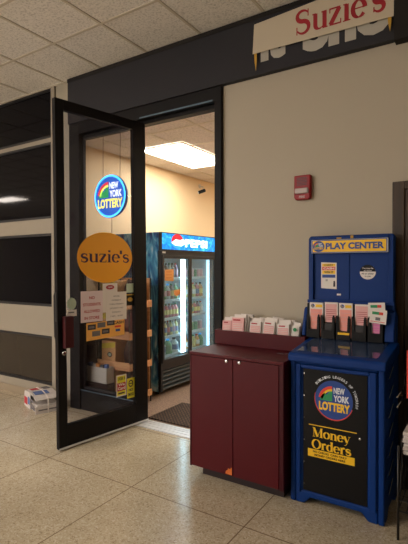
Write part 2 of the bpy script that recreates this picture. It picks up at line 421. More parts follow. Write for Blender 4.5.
# ================================================================== SETTING
W = 3.25
HC = 3.505           # hall ceiling
SCZ = 2.95           # shop ceiling
XL, XR, YB = -16.0, 2.5, -7.0
struct('floor', bb((XL, XR, YB, W+.02, -.1, 0)), M['floor'])
struct('floor.001', bb((-4.06, .5, W+.02, 8.5, -.1, -.002)), M['carpet'])
# ceiling with exposed grid bars
struct('ceiling', bb((XL, XR, YB, W+.12, HC, HC+.05)), M['tile'])
bm = bmesh.new()
x = -1.51 - .5967*24
while x < XR:
    if x > XL: box(bm, x-.012, x+.012, YB, W, HC-.006, HC+.004)
    x += .5967
y = 2.63
while y > YB:
    box(bm, XL, XR, y-.012, y+.012, HC-.0055, HC+.004); y -= .5967
box(bm, XL, XR, W-.022, W+.001, HC-.008, HC+.004)
struct('trim_1', bm, M['tbar'])
struct('ceiling.001', bb((-4.06, .5, W+.12, 8.5, SCZ, SCZ+.05)), M['tile2'])
bm = bmesh.new()
x = -3.725
while x < .5:
    box(bm, x-.012, x+.012, W+.13, 8.5, SCZ-.006, SCZ+.004); x += .6
y = 4.37-.61*2
while y < 8.5:
    if y > W+.2: box(bm, -4.06, .5, y-.012, y+.012, SCZ-.0055, SCZ+.004)
    y += .61
struct('trim_2', bm, M['tbar_w'])

# main wall (right of the entrance) with the door hole of the brown door
struct('wall_front', bb((-1.905, -.566, W, W+.12, 0, HC), (-.566, .45, W, W+.12, 2.075, HC), (.45, XR, W, W+.12, 0, HC), (-3.79, -1.905, W+.03, W+.12, 3.0, HC)), M['wall'])
struct('wall_right', bb((XR, XR+.1, YB, W+.12, 0, HC)), M['wall'])
struct('wall_rear', bb((XL, -11.5, YB-.1, YB, 0, HC), (-3.5, XR, YB-.1, YB, 0, HC), (-11.5, -3.5, YB-.1, YB, 0, .8), (-11.5, -3.5, YB-.1, YB, 3.2, HC)), M['wall'])
for i in range(4):  # rear window band added out of view to light ceiling and floor
    a_, b_ = -11.5+2*i, -9.5+2*i
    wn = struct('window_%d' % (30+i), bb((a_, a_+.05, YB-.08, YB, .8, 3.2), (b_-.05, b_, YB-.08, YB, .8, 3.2), (a_+.05, b_-.05, YB-.08, YB, .8, .85), (a_+.05, b_-.05, YB-.08, YB, 3.15, 3.2)), M['alu'])
    obj('pane', bb((a_+.05, b_-.05, YB-.05, YB-.04, .85, 3.15)), M['fillpane'], wn)
struct('wall_left', bb((XL-.1, XL, YB, W+.12, 0, HC)), M['wall'])
struct('wall_shop_left', bb((-4.16, -4.06, W+.12, 8.5, 0, SCZ+.05)), M['shopwall'])
struct('wall_shop_back', bb((-4.16, .6, 8.5, 8.6, 0, SCZ+.05)), M['shopwall'])
struct('wall_shop_right', bb((.5, .6, W+.12, 8.5, 0, SCZ+.05)), M['shopwall'])
# column between the entrance and the dark windows
struct('wall_column', bb((-4.04, -3.79, W-.0, W+.12, 0, HC)), M['column'], bevel=.004)
# window wall to the left: beige bands, uprights, dark panes
XW0, XW1 = -10.5, -4.12
zb = [(0.0, 0.17), (.728, 1.059), (1.885, 2.052), (2.905, 2.952)]
bm = bb((XW0, -4.04, W+.005, W+.12, *zb[0]), (XW0, -4.04, W+.005, W+.12, *zb[1]), (XW0, -4.04, W+.005, W+.12, *zb[2]), (XW0, -4.04, W+.005, W+.12, *zb[3]),
        (-4.115, -4.055, W-.012, W+.12, 0, HC))
ups = [-6.6, -8.9]
for u in ups: box(bm, u-.04, u+.04, W+.004, W+.12, 0, HC)
struct('wall_window_bands', bm, M['wall2'], bevel=.003)
struct('wall_far_left', bb((XL, XW0, W, W+.12, 0, HC)), M['wall'])
k = 1
rows = [(0.17, .728, 'darkglass2'), (1.059, 1.885, 'darkglass'), (2.052, 2.905, 'darkglass'), (2.952, HC, 'darkglass')]
cols = [(-6.56, -4.118), (-8.86, -6.64), (-10.5, -8.94)]
for (a, b) in cols:
    for z0, z1, g in rows:
        fr = .028
        bm = bb((a, a+fr, W+.01, W+.06, z0, z1), (b-fr, b, W+.01, W+.06, z0, z1), (a+fr, b-fr, W+.01, W+.06, z0, z0+fr), (a+fr, b-fr, W+.01, W+.06, z1-fr, z1))
        wn = struct('window_%d' % k, bm, M['gasket']); k += 1
        bm = bb((a+fr, b-fr, W+.03, W+.045, z0+fr, z1-fr)); obj('pane', bm, M[g], wn)
# low baseboard ledge under the windows
struct('baseboard_left', bb((XW0, -4.12, W-.015, W+.004, 0.0, .085)), M['base'], bevel=.004)

# entrance frame: sidelight jamb, head, middle post, right jamb, sill
bm = bb((-3.79, -3.64, W-.035, W+.06, 0, 3.02), (-3.64, -1.905, W-.035, W+.06, 2.90, 3.02), (-3.64, -1.905, W+.02, W+.10, 2.865, 2.90), (-2.93, -2.855, W+.03, W+.10, .10, 2.865),
        (-1.972, -1.905, W-.035, W+.10, 0, 2.90), (-3.64, -2.855, W-.02, W+.06, .0, .215))
struct('trim_3', bm, M['alu'], bevel=.004)
struct('trim_4', bb((-2.80, -1.99, W-.037, W-.033, 2.905, 2.918), (-3.64, -2.86, W-.024, W-.018, .205, .214)), M['alu_edge'])  # pale blue-grey lines along the head and sill edges
sg = struct('window_20', bb((-3.64, -3.63, W+.02, W+.055, .215, 2.865), (-2.94, -2.93, W+.02, W+.055, .215, 2.865), (-3.63, -2.94, W+.02, W+.055, .215, .235), (-3.63, -2.94, W+.02, W+.055, 2.85, 2.865)), M['gasket'])
obj('pane', bb((-3.63, -2.94, W+.036, W+.042, .235, 2.85)), M['glass2'], sg)
# threshold
bm = bb((-2.855, -1.972, W-.07, W+.10, 0, .010), (-2.80, -1.985, W-.03, W-.015, .010, .014), (-2.80, -1.985, W+.02, W+.035, .010, .014), (-2.80, -1.985, W+.06, W+.075, .010, .014))
struct('trim_5', bm, M['silver'])

# glass door leaf standing open
LO = Vector((-2.9447, 2.3617, 0)); LR = R(80.75)
def lf(t): return .919-t
Lw = .943
door = thing('door_1', '', ''); door.location = LO + Vector((.0035, .022, 0)); door.rotation_euler = (0, R(-.55), LR); door['_local'] = 1
del door['label']; del door['category']; door['kind'] = 'structure'
g0, g1 = .078, .796
# rails and stiles
bm = bb((0, g0, 0, .045, .012, 2.868), (g1, Lw, 0, .045, .012, 2.868), (g0, g1, 0, .045, .012, .20), (g0, g1, 0, .045, 2.785, 2.868))
obj('door_frame', bm, M['alu'], door, bevel=.003)
obj('glass_pane', bb((g0, g1,   .020, .026, .20, 2.785)), M['glass'], door)
obj('door_sweep', bb((.0, Lw, -.006, .0, .012, .026)), M['silver'], door)
bm = bb((-.004, .0, .008, .037, 1.06, 1.30)); obj('edge_plate', bm, M['gasket'], door)
bm = bb((.040, .118, -.045, -.004, .842, 1.10)); box(bm, .05, .105, -.004, 0, .86, 1.08)
obj('lock_box', bm, M['wine'], door, bevel=.006)
bm = bmesh.new(); tube(bm, [(.03, .045, .90), (.026, .07, .90), (.022, .08, .93), (.022, .08, 1.27), (.026, .07, 1.30), (.03, .045, 1.30)], .011)
obj('pull_handle', bm, M['gasket'], door)
bm = bmesh.new(); lathe(bm, [(.018, .0), (.018, -.008), (.012, -.012)], (.05, 0, .80), 'y'); obj('lock_cylinder', bm, M['chrome'], door)

# sign band (fascia) over the entrance
sb = thing('sign_band', 'long dark sign band above the entrance, up against the ceiling tiles', 'sign', (-2.1, W-.02, 3.02))
obj('fascia_board', bb((-3.79, -.548, W-.05, W+.028, 3.022, HC-.010)), M['fascia'], sb)
sb_l = bmesh.new(); box(sb_l, -3.79, -.548, W-.056, W-.05, 3.46, HC-.010); obj('top_edge', sb_l, M['fascia2'], sb)
yl = W-.054
bm = bmesh.new()
sans(bm, 'it', -1.535, -1.325, 3.108, 3.40, yl, 0, .05)
o = obj('lettering', bm, M['greyletter'], sb); o['label'] = 'pale grey sign letters, half covered'
bm = bmesh.new()
sans(bm, 'Sho', -1.19, -.565, 3.085, 3.42, yl, 0, .05)
o = obj('lettering', bm, M['greyletter'], sb); o['label'] = 'pale grey sign letters, half covered'
sb2 = obj('sign_band', bb((-.548, XR-.02, W-.08, W-.003, 3.0, HC-.010)), M['fascia2'], origin=(0, W-.04, 3.0))
tag(sb2, 'darker, deeper sign band at the far right, above the brown door', 'sign')
# banner
bn = thing('shop_banner', 'cream banner with dark red shop name, taped over the dark sign band', 'banner', (-1.1, W-.075, 3.2))
bm = bmesh.new()
top = [(-1.578, 3.41), (-1.2, 3.43), (-.8, 3.455), (-.548, 3.47)]; bot = [(-.552, 3.165), (-.9, 3.17), (-1.25, 3.177), (-1.592, 3.182)]
prism(bm, top+bot, 'y', W-.075, W-.072)
obj('banner_sheet', bm, M['offwhite'], bn)
bm = bmesh.new(); book(bm, "Suzie's", -1.235, -.600, 3.222, 3.40, W-.0765, 0, .135)
obj('lettering', bm, M['crimson'], bn)
for (x0, x1, z0, z1) in ((-1.580, -1.558, 3.045, 3.19), (-.592, -.566, 3.07, 3.20)):
    bm = bmesh.new(); prism(bm, [(x0, z1), (x1, z1), (x1, (z0+z1)/2), ((x0+x1)/2+.004, z0), (x0+.004, (z0+z1)/2)], 'y', W-.0722, W-.0705)
    obj('tape_strip', bm, M['gold'], bn)

# brown wooden door at the right
d2 = struct('door_2', bb((-.566, -.49, W-.025, W+.12, 0, 2.075), (.37, .45, W-.025, W+.12, 0, 2.075), (-.49, .37, W-.025, W+.12, 2.02, 2.075)), M['brownwood'], bevel=.004)
bm = bb((-.49, .37, W-.012, W+.033, .005, 2.02)); obj('door_leaf', bm, M['brownwood'], d2, bevel=.002)
bm = bmesh.new(); lathe(bm, [(.026, 0), (.026, -.01), (.012, -.015), (.012, -.04), (.026, -.05), (.028, -.065), (.018, -.075)], (.30, W-.012, 1.0), 'y'); obj('door_knob', bm, M['chrome'], d2)

# hall ceiling lights out of frame: one seen reflected, near pair added for brightness
def ceiling_light(cx, cy, z, m, label, group=None, lx=1.2, ly=.6):
    t = thing('ceiling_light', label, 'light', (cx, cy, z), 0, group)
    hx, hy = lx/2, ly/2
    obj('frame', bb((cx-hx, cx-hx+.02, cy-hy, cy+hy, z-.014, z), (cx+hx-.02, cx+hx, cy-hy, cy+hy, z-.014, z), (cx-hx+.02, cx+hx-.02, cy-hy, cy-hy+.02, z-.014, z), (cx-hx+.02, cx+hx-.02, cy+hy-.02, cy+hy, z-.014, z)), M['tbar_w'], t)
    obj('diffuser', bb((cx-hx+.02, cx+hx-.02, cy-hy+.02, cy+hy-.02, z-.010, z-.004)), m, t)
    return t
for cx, cy in ((-11.9, -1.3), (-8.0, -3.0), (-5.5, -.6), (-3.4, -.6), (-8.2, -4.3), (-4.6, -4.3)):
    ceiling_light(cx, cy, HC-.006, M['halllamp'], 'recessed ceiling panel light over the hall, behind the viewer', 'hall ceiling lights')
# the shop's panels: one in view, two unseen ones added for interior light
ceiling_light(-3.32, 4.76, SCZ-.006, M['lamp'], 'lit rectangular ceiling panel seen through the open doorway', None, .66, 1.19)
ceiling_light(-1.0, 5.1, SCZ-.006, M['lamp'], 'unseen ceiling panel added to light the shop from further inside', None, .60, 1.19)
ceiling_light(-2.4, 7.2, SCZ-.006, M['lamp'], 'unseen ceiling panel added to light the back of the shop', None, .60, 1.19)

# ================================================================== SHOP INTERIOR
# drinks cooler, doors facing +x
XF, Y0, Y1 = -3.205, 4.04, 5.24
XB = XF-.75; ZT = 1.91
ck = thing('drinks_cooler', 'tall two-door lit drinks cooler with a bright blue header, inside the shop', 'fridge', ((XF+XB)/2, (Y0+Y1)/2, 0))
bm = bb((XB, XF-.03, Y0+.012, Y0+.05, .06, ZT), (XB, XF-.03, Y1-.05, Y1, .06, ZT), (XB, XB+.04, Y0+.05, Y1-.05, .06, ZT), (XB, XF-.03, Y0+.012, Y1, ZT-.03, ZT),
        (XB+.04, XF-.03, Y0+.05, Y1-.05, .30, .36), (XB+.04, XF-.03, Y0+.05, Y1-.05, 1.66, 1.70),
        (XF-.05, XF, Y0, Y0+.04, 0.05, 1.70), (XF-.05, XF, Y1-.05, Y1, .05, 1.70), (XF-.05, XF, Y0+.04, Y1-.05, 1.62, 1.70), (XF-.05, XF, Y0+.04, Y1-.05, .30, .40))
obj('cabinet_body', bm, M['coolbody'], ck, bevel=.004)
obj('side_panel', bb((XB, XF-.032, Y0, Y0+.012, .05, ZT)), M['wave'], ck)
obj('interior_lining', bb((XB+.04, XB+.05, Y0+.05, Y1-.05, .36, 1.66), (XB+.05, XF-.06, Y0+.05, Y0+.056, .36, 1.66), (XB+.05, XF-.06, Y1-.056, Y1-.05, .36, 1.66), (XB+.05, XF-.06, Y0+.056, Y1-.056, .36, .366)), M['coolwhite'], ck)
bm = bmesh.new()
for i in range(5):
    z = .06+i*.05
    prism(bm, [(XF-.055, z), (XF-.012, z+.006), (XF-.012, z+.02), (XF-.055, z+.035)], 'y', Y0+.04, Y1-.05)
gr = obj('vent_grille', bm, M['grille'], ck)
obj('grille_back', bb((XF-.08, XF-.056, Y0+.04, Y1-.05, .05, .30)), M['gasket'], ck)
for yy in (Y0+.08, Y1-.1):
    for xx in (XF-.12, XB+.1):
        bm = bmesh.new(); lathe(bm, [(.025, 0), (.025, .02), (.012, .03), (.012, .06)], (xx, yy, 0)); obj('foot', bm, M['gasket'], ck)
# lit header
hd = obj('header_frame', bb((XF-.03, XF+.012, Y0, Y1, 1.70, 1.712), (XF-.03, XF+.012, Y0, Y1, 1.90, ZT), (XF-.03, XF+.012, Y0, Y0+.012, 1.712, 1.90), (XF-.03, XF+.012, Y1-.012, Y1, 1.712, 1.90)), M['coolbody'], ck)
obj('header_panel', bb((XF-.02, XF+.004, Y0+.012, Y1-.012, 1.712, 1.90)), M['splash'], ck)
# lettering faces +x: local (u along +y)
TFX = Matrix(((0, -1, 0, 0), (1, 0, 0, 0), (0, 0, 1, 0), (0, 0, 0, 1)))   # (u, -d, z) -> (x=d, y=u, z)
bm = bmesh.new()
sans(bm, 'PEPSI', 4.52, 5.03, 1.752, 1.852, -(XF+.0055), 0, .035, TFX); obj('lettering', bm, M['ew'], ck)
bm = bmesh.new()
cyy, czz, rr = 4.36, 1.815, .105
prism(bm, ell(cyy, czz, rr*1.15, rr*.84, 36), 'x', XF+.004, XF+.0055, 2)
prism(bm, ell(cyy, czz, rr*1.15, rr*.84, 20, R(10), R(200)), 'x', XF+.0055, XF+.0062, 1)
prism(bm, [(cyy-.118, czz-.02), (cyy-.04, czz+.02), (cyy+.05, czz+.015), (cyy+.115, czz+.03), (cyy+.19, czz-.01), (cyy+.08, czz-.055), (cyy-.04, czz-.05)], 'x', XF+.0055, XF+.007, 0)
obj('round_emblem', bm, [M['ew'], M['er'], M['eb']], ck)
# shelves
ZS = [.44, .667, .885, 1.105, 1.37]
for yy0, yy1 in ((Y0+.06, 4.60), (4.62, Y1-.06)):
    for z in ZS:
        bm = bb((XB+.06, XF-.075, yy0, yy1, z-.012, z-.006), (XF-.085, XF-.075, yy0, yy1, z-.02, z+.008))
        obj('wire_shelf', bm, M['coolwhite'], ck)
# lamps
for yy, hw, mm in ((4.57, .038, 'led'), (Y1-.085, .025, 'led2')):
    obj('lamp_tube', bb((XF-.072, XF-.055, yy-hw, yy+hw, .43, 1.60)), M[mm], ck)
# doors
for i, (a, b) in enumerate(((Y0+.012, 4.615), (4.615, Y1-.012))):
    d = obj('sliding_door', bb((XF, XF+.018, a, a+.035, .385, 1.645), (XF, XF+.018, b-.035, b, .385, 1.645), (XF, XF+.018, a+.035, b-.035, .385, .42), (XF, XF+.018, a+.035, b-.035, 1.605, 1.645)), M['coolbody'], ck, bevel=.003)
    obj('glass_pane', bb((XF+.006, XF+.010, a+.035, b-.035, .42, 1.605)), M['coolglass'], d)
obj('name_plate', bb((XF+.0, XF+.003, Y0+.03, Y0+.09, 1.665, 1.685)), M['silver'], ck)

# drinks on the shelves
liq = [mat('drink_%d' % i, c, .15, coat=.4) for i, c in enumerate([(110, 86, 84), (206, 110, 120), (110, 176, 124), (220, 208, 140), (214, 226, 224), (90, 170, 210), (214, 160, 100), (164, 110, 140)])]
caps = [M['white'], M['logored'], M['eb'], M['green'], M['black']]
lab = [mat('drink_label_%d' % i, c, .35) for i, c in enumerate([(228, 228, 224), (200, 84, 92), (90, 150, 105), (232, 214, 130), (80, 105, 150), (222, 176, 186)])]
dn = ['dark cola', 'red soda', 'green soda', 'pale yellow drink', 'clear water', 'blue drink', 'orange drink', 'berry drink']
shelfname = ['bottom shelf', 'second shelf up', 'middle shelf', 'fourth shelf up', 'top shelf']
def bottle_bm(h, r):
    bm = bmesh.new()
    lathe(bm, [(r*.8, 0, 0), (r, .006, 0), (r, h*.25, 1), (r, h*.58, 0), (r*.92, h*.68, 0), (r*.38, h*.86, 0), (r*.36, h*.90, 2), (r*.42, h*.90, 2), (r*.42, h*.985, 2), (r*.3, h, 2)], (0, 0, 0), n=14)
    return bm
def can_bm(h, r):
    bm = bmesh.new(); lathe(bm, [(r*.8, 0, 2), (r, .012, 1), (r, h*.9, 2), (r*.82, h*.985, 2), (r*.82, h, 2)], (0, 0, 0), n=14); return bm
meshes = {}
ordw = ['nearest', 'second', 'third', 'fourth', 'fifth', 'sixth', 'seventh']
plan = {0: [(3, 0, [4, 2, 4], .19, .056, 0), (5, 1, [6, 4, 3, 6, 2], .17, .042, 0)],
        1: [(7, 0, [3, 4, 3, 0, 3, 4, 3], .185, .030, 0), (4, 1, [5, 7, 1, 4], .13, .034, 1)],
        2: [(6, 0, [1, 7, 1, 7, 1, 1], .175, .034, 0), (6, 1, [2, 4, 6, 1, 7, 4], .165, .034, 0)],
        3: [(5, 0, [2, 2, 4, 0, 2], .20, .038, 0), (5, 1, [3, 2, 3, 1, 6], .20, .038, 0)],
        4: [(6, 0, [0, 7, 0, 4, 0, 7], .19, .032, 0), (6, 1, [7, 4, 7, 4, 1, 7], .12, .034, 1)]}
for si, lst in plan.items():
    for (n, dr, cols_, h, r, can) in lst:
        a, b = ((Y0+.10, 4.53), (4.67, Y1-.14))[dr]
        for kx in range(n):
            yy = a+(b-a)*(kx+.5)/n
            ci = cols_[kx % len(cols_)]
            key = (h, r, ci, can, si)
            if key not in meshes:
                b_ = can_bm(h, r) if can else bottle_bm(h, r)
                me = bpy.data.meshes.new('bottle'); bmesh.ops.recalc_face_normals(b_, faces=b_.faces)
                b_.to_mesh(me); b_.free()
                for m_ in (liq[ci], lab[(ci+si) % 6], caps[(ci+si) % 5] if not can else M['silver']): me.materials.append(m_)
                meshes[key] = me
            nm = 'drink_can' if can else 'drink_bottle'
            o = bpy.data.objects.new(nm, meshes[key]); C.objects.link(o)
            o.location = (XF-.13, yy, ZS[si]-.006)
            tag(o, '%s %s, %s from left on cooler %s, %s door' % (dn[ci], 'can' if can else 'bottle', ordw[kx].replace('nearest', 'first'), shelfname[si], ('left', 'right')[dr]),
                'can' if can else 'bottle', 'drinks on the cooler %s, %s door' % (shelfname[si], ('left', 'right')[dr]))
# notes taped to the cooler door
for (a, b, z0, z1, lb) in ((4.10, 4.275, 1.335, 1.480, 'larger orange note taped high on the left cooler door'), (4.275, 4.425, 1.150, 1.235, 'smaller orange note taped lower on the left cooler door')):
    bm = bmesh.new()
    if b-a > .16: pts = [(a, z0+.01), (b-.005, z0), (b, z1), (a+.004, z1-.008)]
    else: pts = [(a, z1-.01), (a+.01, z0+.02), (a+.06, z0), (b-.01, z0+.03), (b, z1)]
    prism(bm, pts, 'x', XF+.0104, XF+.0116, 0)
    for i in range(3):
        zz = z1-.03-(z1-z0-.04)*i/3
        box(bm, XF+.0116, XF+.0119, a+.03, b-.04, zz-.006, zz, 1)
    o = obj('paper_note', bm, [M['note'], M['scuff']], origin=(XF+.011, (a+b)/2, z0)); tag(o, lb, 'note')

# mat inside the doorway
bm = bmesh.new(); box(bm, -2.86, -1.75, W+.15, 3.98, 0, .012)
o = obj('entrance_mat', bm, M['mat'], origin=(-2.3, 3.6, 0), bevel=.004); tag(o, 'dark brown woven entrance mat just inside the doorway', 'mat')

# security camera on the shop wall
sc = thing('security_camera', 'small black security camera on a bracket high on the shop wall', 'camera', (-4.06, 6.05, 2.78))
bm = bmesh.new(); lathe(bm, [(.035, 0), (.035, .012), (.012, .016)], (-4.06, 6.15, 2.84), 'x', 12); tube(bm, [(-4.05, 6.15, 2.84), (-3.98, 6.14, 2.82), (-3.95, 6.08, 2.76)], .009); obj('bracket', bm, M['cam_w'], sc)
bm = bmesh.new(); T = Matrix.Translation((-3.93, 6.04, 2.73)) @ Matrix.Rotation(R(-50), 4, 'Z') @ Matrix.Rotation(R(20), 4, 'X')
box(bm, -.027, .027, -.07, .05, -.025, .025, 0, T); obj('camera_body', bm, M['black'], sc, bevel=.01)
bm = bmesh.new(); box(bm, -.018, .018, -.078, -.070, -.016, .016, 0, T); obj('lens', bm, M['silver'], sc)

# wooden snack rack behind the sidelight
rx0, rx1, ry0, ry1 = -3.66, -3.20, 3.50, 3.86
rk = thing('snack_rack', 'wooden snack rack standing between the sidelight and the cooler', 'rack', ((rx0+rx1)/2, (ry0+ry1)/2, 0))
shz = [.10, .43, .76, 1.09]
for sx in (rx0, rx1-.012):
    for yy in (ry0, ry1-.012): obj('corner_post', bb((sx, sx+.012, yy, yy+.012, 0, 1.38)), M['gasket'], rk, bevel=.002)
obj('back_board', bb((rx0+.02, rx1-.02, ry1-.010, ry1-.002, .04, 1.38)), M['crate'], rk)
for z in shz: 
    bm = bb((rx0+.012, rx1-.012, ry0+.014, ry1-.012, z-.018, z), (rx0-.004, rx1+.002, ry0-.012, ry0-.001, z-.03, z+.06), (rx1+.001, rx1+.012, ry0-.012, ry1, z-.03, z+.045))
    obj('shelf', bm, M['crate'], rk, bevel=.003)
def bag_bm(w_, h_, d_):
    bm = bmesh.new(); nu, nv = 8, 8; V = {}
    for side in (1, -1):
        for i in range(nu+1):
            for j in range(nv+1):
                u, v = i/nu*2-1, j/nv
                t = max(0, (1-abs(u)**3))*math.sin(PI*min(1, max(0, v)))**.6
                if side == -1 and (i in (0, nu) or j in (0, nv)): V[(side, i, j)] = V[(1, i, j)]; continue
                V[(side, i, j)] = bm.verts.new((u*w_/2*(1-.06*math.sin(PI*v)), side*t*d_/2, v*h_))
        for i in range(nu):
            for j in range(nv):
                f = bm.faces.new((V[(side, i, j)], V[(side, i+1, j)], V[(side, i+1, j+1)], V[(side, i, j+1)])); f.smooth = True
    return bm
bagm = {}
for c in ('bag', 'bag2', 'bag3', 'bag4'):
    b_ = bag_bm(.205, .27, .20); me = bpy.data.meshes.new('snack_bag'); bmesh.ops.recalc_face_normals(b_, faces=b_.faces); b_.to_mesh(me); b_.free(); me.materials.append(M[c]); bagm[c] = me
bc = dict(bag='dark brown', bag2='tan', bag3='yellow', bag4='maroon')
sets = [['bag2', 'bag'], ['bag3', 'bag'], ['bag2', 'bag4'], ['bag3', 'bag']]
for zi, z in enumerate(shz):
    k4 = ['lowest', 'second lowest', 'second highest', 'top'][zi]
    cx_ = rx0+.125
    ct_ = thing('snack_carton', 'tan snack carton at the left of the %s shelf of the wooden rack' % k4, 'carton', (cx_, ry0+.16, z), 0, 'snack cartons on the wooden rack')
    obj('carton_body', bb((cx_-.105, cx_+.105, ry0+.03, ry0+.28, z+.001, z+.262)), M['bag2'], ct_, bevel=.006)
    bm = bmesh.new(); prism(bm, [(cx_-.10, z+.17), (cx_+.10, z+.20), (cx_+.10, z+.255), (cx_-.10, z+.225)], 'y', ry0+.0285, ry0+.030); obj('yellow_band', bm, M['bag3'], ct_)
    bm = bmesh.new(); prism(bm, ell(cx_+.02, z+.115, .035, .028, 20), 'y', ry0+.028, ry0+.030, 0); prism(bm, ell(cx_+.02, z+.115, .024, .018, 20), 'y', ry0+.027, ry0+.028, 1); obj('round_badge', bm, [M['darkink'], M['palegreen']], ct_)
    for k2, c in enumerate(sets[zi]):
        if k2 == 0: continue
        o = bpy.data.objects.new('snack_bag', bagm[c]); C.objects.link(o)
        o.location = (rx0+.125+k2*.220, ry0+.16, z+.001); o.rotation_euler = (R(-8), 0, 0)
        tag(o, '%s snack bag right of the carton on the %s shelf of the rack' % (bc[c], ['lowest', 'second lowest', 'second highest', 'top'][zi]), 'snack bag', 'snack bags on the wooden rack')
# white magazine bin hanging inside the sidelight + box stack under it
bx = thing('plastic_bin', 'white plastic bin of papers behind the sidelight glass', 'bin', (-3.57, 3.44, .262))
bm = bmesh.new()
X0, X1, Ya, Yb, Z0, Z1 = -3.80, -3.41, 3.38, 3.49, .262, .43
for q in ((X0, X1, Ya, Ya+.006, Z0, Z1), (X0, X1, Yb-.006, Yb, Z0, Z1), (X0, X0+.006, Ya, Yb, Z0, Z1), (X1-.006, X1, Ya, Yb, Z0, Z1), (X0, X1, Ya, Yb, Z0, Z0+.006)): box(bm, *q)
obj('bin_body', bm, M['bin'], bx)
for i in range(6):
    x0 = X0+.03+i*.058
    obj('folded_paper', bb((x0, x0+.045, Ya+.02+.005*(i % 3), Ya+.05+.005*(i % 3), Z0+.006, Z1+.02+.012*(i % 2))), [M['newsink'], M['newsblue'], M['news'], M['note']][i % 4], bx)
cr = obj('cardboard_box', bb((-3.80, -3.40, 3.375, 3.495, 0, .26)), M['bag'], origin=(-3.6, 3.44, 0), bevel=.006); tag(cr, 'dark brown box on the floor under the white bin', 'box')
sh = thing('wall_shelf', 'dark low shelf unit behind the left part of the sidelight', 'shelf', (-3.82, 3.7, 0))
obj('shelf_body', bb((-4.05, -3.70, 3.52, 3.86, 0, .62), (-4.05, -3.70, 3.84, 3.86, .62, 1.18), (-4.05, -4.03, 3.52, 3.84, .62, 1.18), (-3.72, -3.70, 3.52, 3.84, .62, 1.18), (-4.03, -3.72, 3.52, 3.84, .85, .87)), M['bag'], sh, bevel=.004)
for i in range(3):
    o = obj('candy_box', bb((-3.87+i*.0, -3.75, 3.54+.1*i, 3.62+.1*i, .871, .93)), M['logored'] if i == 0 else M['bag4'], origin=(-3.81, 3.58+.1*i, .871)); tag(o, '%s candy box on the dark shelf behind the sidelight' % ['bright red', 'maroon middle', 'maroon rear'][i], 'box')

# black wire display just past the cooler
wd = thing('wire_display', 'narrow black display of hanging packets beyond the cooler', 'rack', (-3.3, 5.62, 0))
obj('panel', bb((-3.62, -3.0, 5.62, 5.64, 0.04, 1.70)), M['black'], wd); obj('base', bb((-3.62, -3.0, 5.45, 5.75, 0, .04)), M['black'], wd, bevel=.005)
pk = [('yellow', M['yellow']), ('white', M['white']), ('orange', M['note']), ('blue', M['newsblue']), ('tan', M['bag2'])]
for r_ in range(5):
    for c_ in range(3):
        nm, mm = pk[(r_*2+c_) % 5]
        b_ = bag_bm(.15, .2, .05); bmesh.ops.translate(b_, verts=b_.verts, vec=(-3.52+.2*c_, 5.592, .30+r_*.27))
        o = obj('snack_packet', b_, mm, origin=(-3.52+.2*c_, 5.592, .30+r_*.27)); tag(o, '%s packet, %s column, row %s on the black display' % (nm, ['left', 'middle', 'right'][c_], ['one up from the floor', 'two', 'three', 'four', 'five (top)'][r_]), 'packet', 'packets on the black display')

# ---------------------------------------------------------------- lottery emblem (used three times)
def emblem(bm, cx, cz, r, y, rim, face, wht, yel, grn, red, dy=.0012, rx=None, full=True):
    rx = rx or r
    T_ = lambda k: y-dy*k
    if full:
        prism(bm, ell(cx, cz, rx, r, 48), 'y', y, T_(1), rim)
        prism(bm, ell(cx, cz, rx*.91, r*.91, 48), 'y', T_(1), T_(2), face)
    else:
        prism(bm, ell(cx, cz, rx*.96, r*.96, 48), 'y', y, T_(2), face)
        ring = ell(cx, cz, rx*1.0, r*1.0, 30, R(165), R(340)); inn = ell(cx+.005*rx, cz+.02*r, rx*.97, r*.965, 30, R(340), R(165))
        prism(bm, ring+inn, 'y', T_(1), T_(3), rim)
    def A(r0, r1, a0, a1, mi, k, ox=-.05, oz=-.06):
        o = [(cx+rx*(ox+r1*math.cos(R(a))), cz+r*(oz+r1*math.sin(R(a)))) for a in [a0+(a1-a0)*i/10 for i in range(11)]]
        q = [(cx+rx*(ox+r0*math.cos(R(a))), cz+r*(oz+r0*math.sin(R(a)))) for a in [a1+(a0-a1)*i/10 for i in range(11)]]
        prism(bm, o+q, 'y', T_(k), T_(k+1), mi)
    A(.60, .74, 92, 170, red, 2); A(.50, .60, 92, 174, yel, 2)
    prism(bm, [(cx-.72*rx, cz-.06*r), (cx-.64*rx, cz+.16*r), (cx-.48*rx, cz+.30*r), (cx-.36*rx, cz+.22*r), (cx-.20*rx, cz+.42*r), (cx-.07*rx, cz+.44*r), (cx-.07*rx, cz-.06*r)], 'y', T_(2), T_(3), grn)
    sans(bm, 'NEW', cx+.0*rx, cx+.56*rx, cz+.33*r, cz+.64*r, T_(3), wht, .04)
    sans(bm, 'YORK', cx+.0*rx, cx+.78*rx, cz-.06*r, cz+.27*r, T_(3), wht, .04)
    sans(bm, 'LOTTERY', cx-.76*rx, cx+.82*rx, cz-.56*r, cz-.12*r, T_(3), yel, .045)
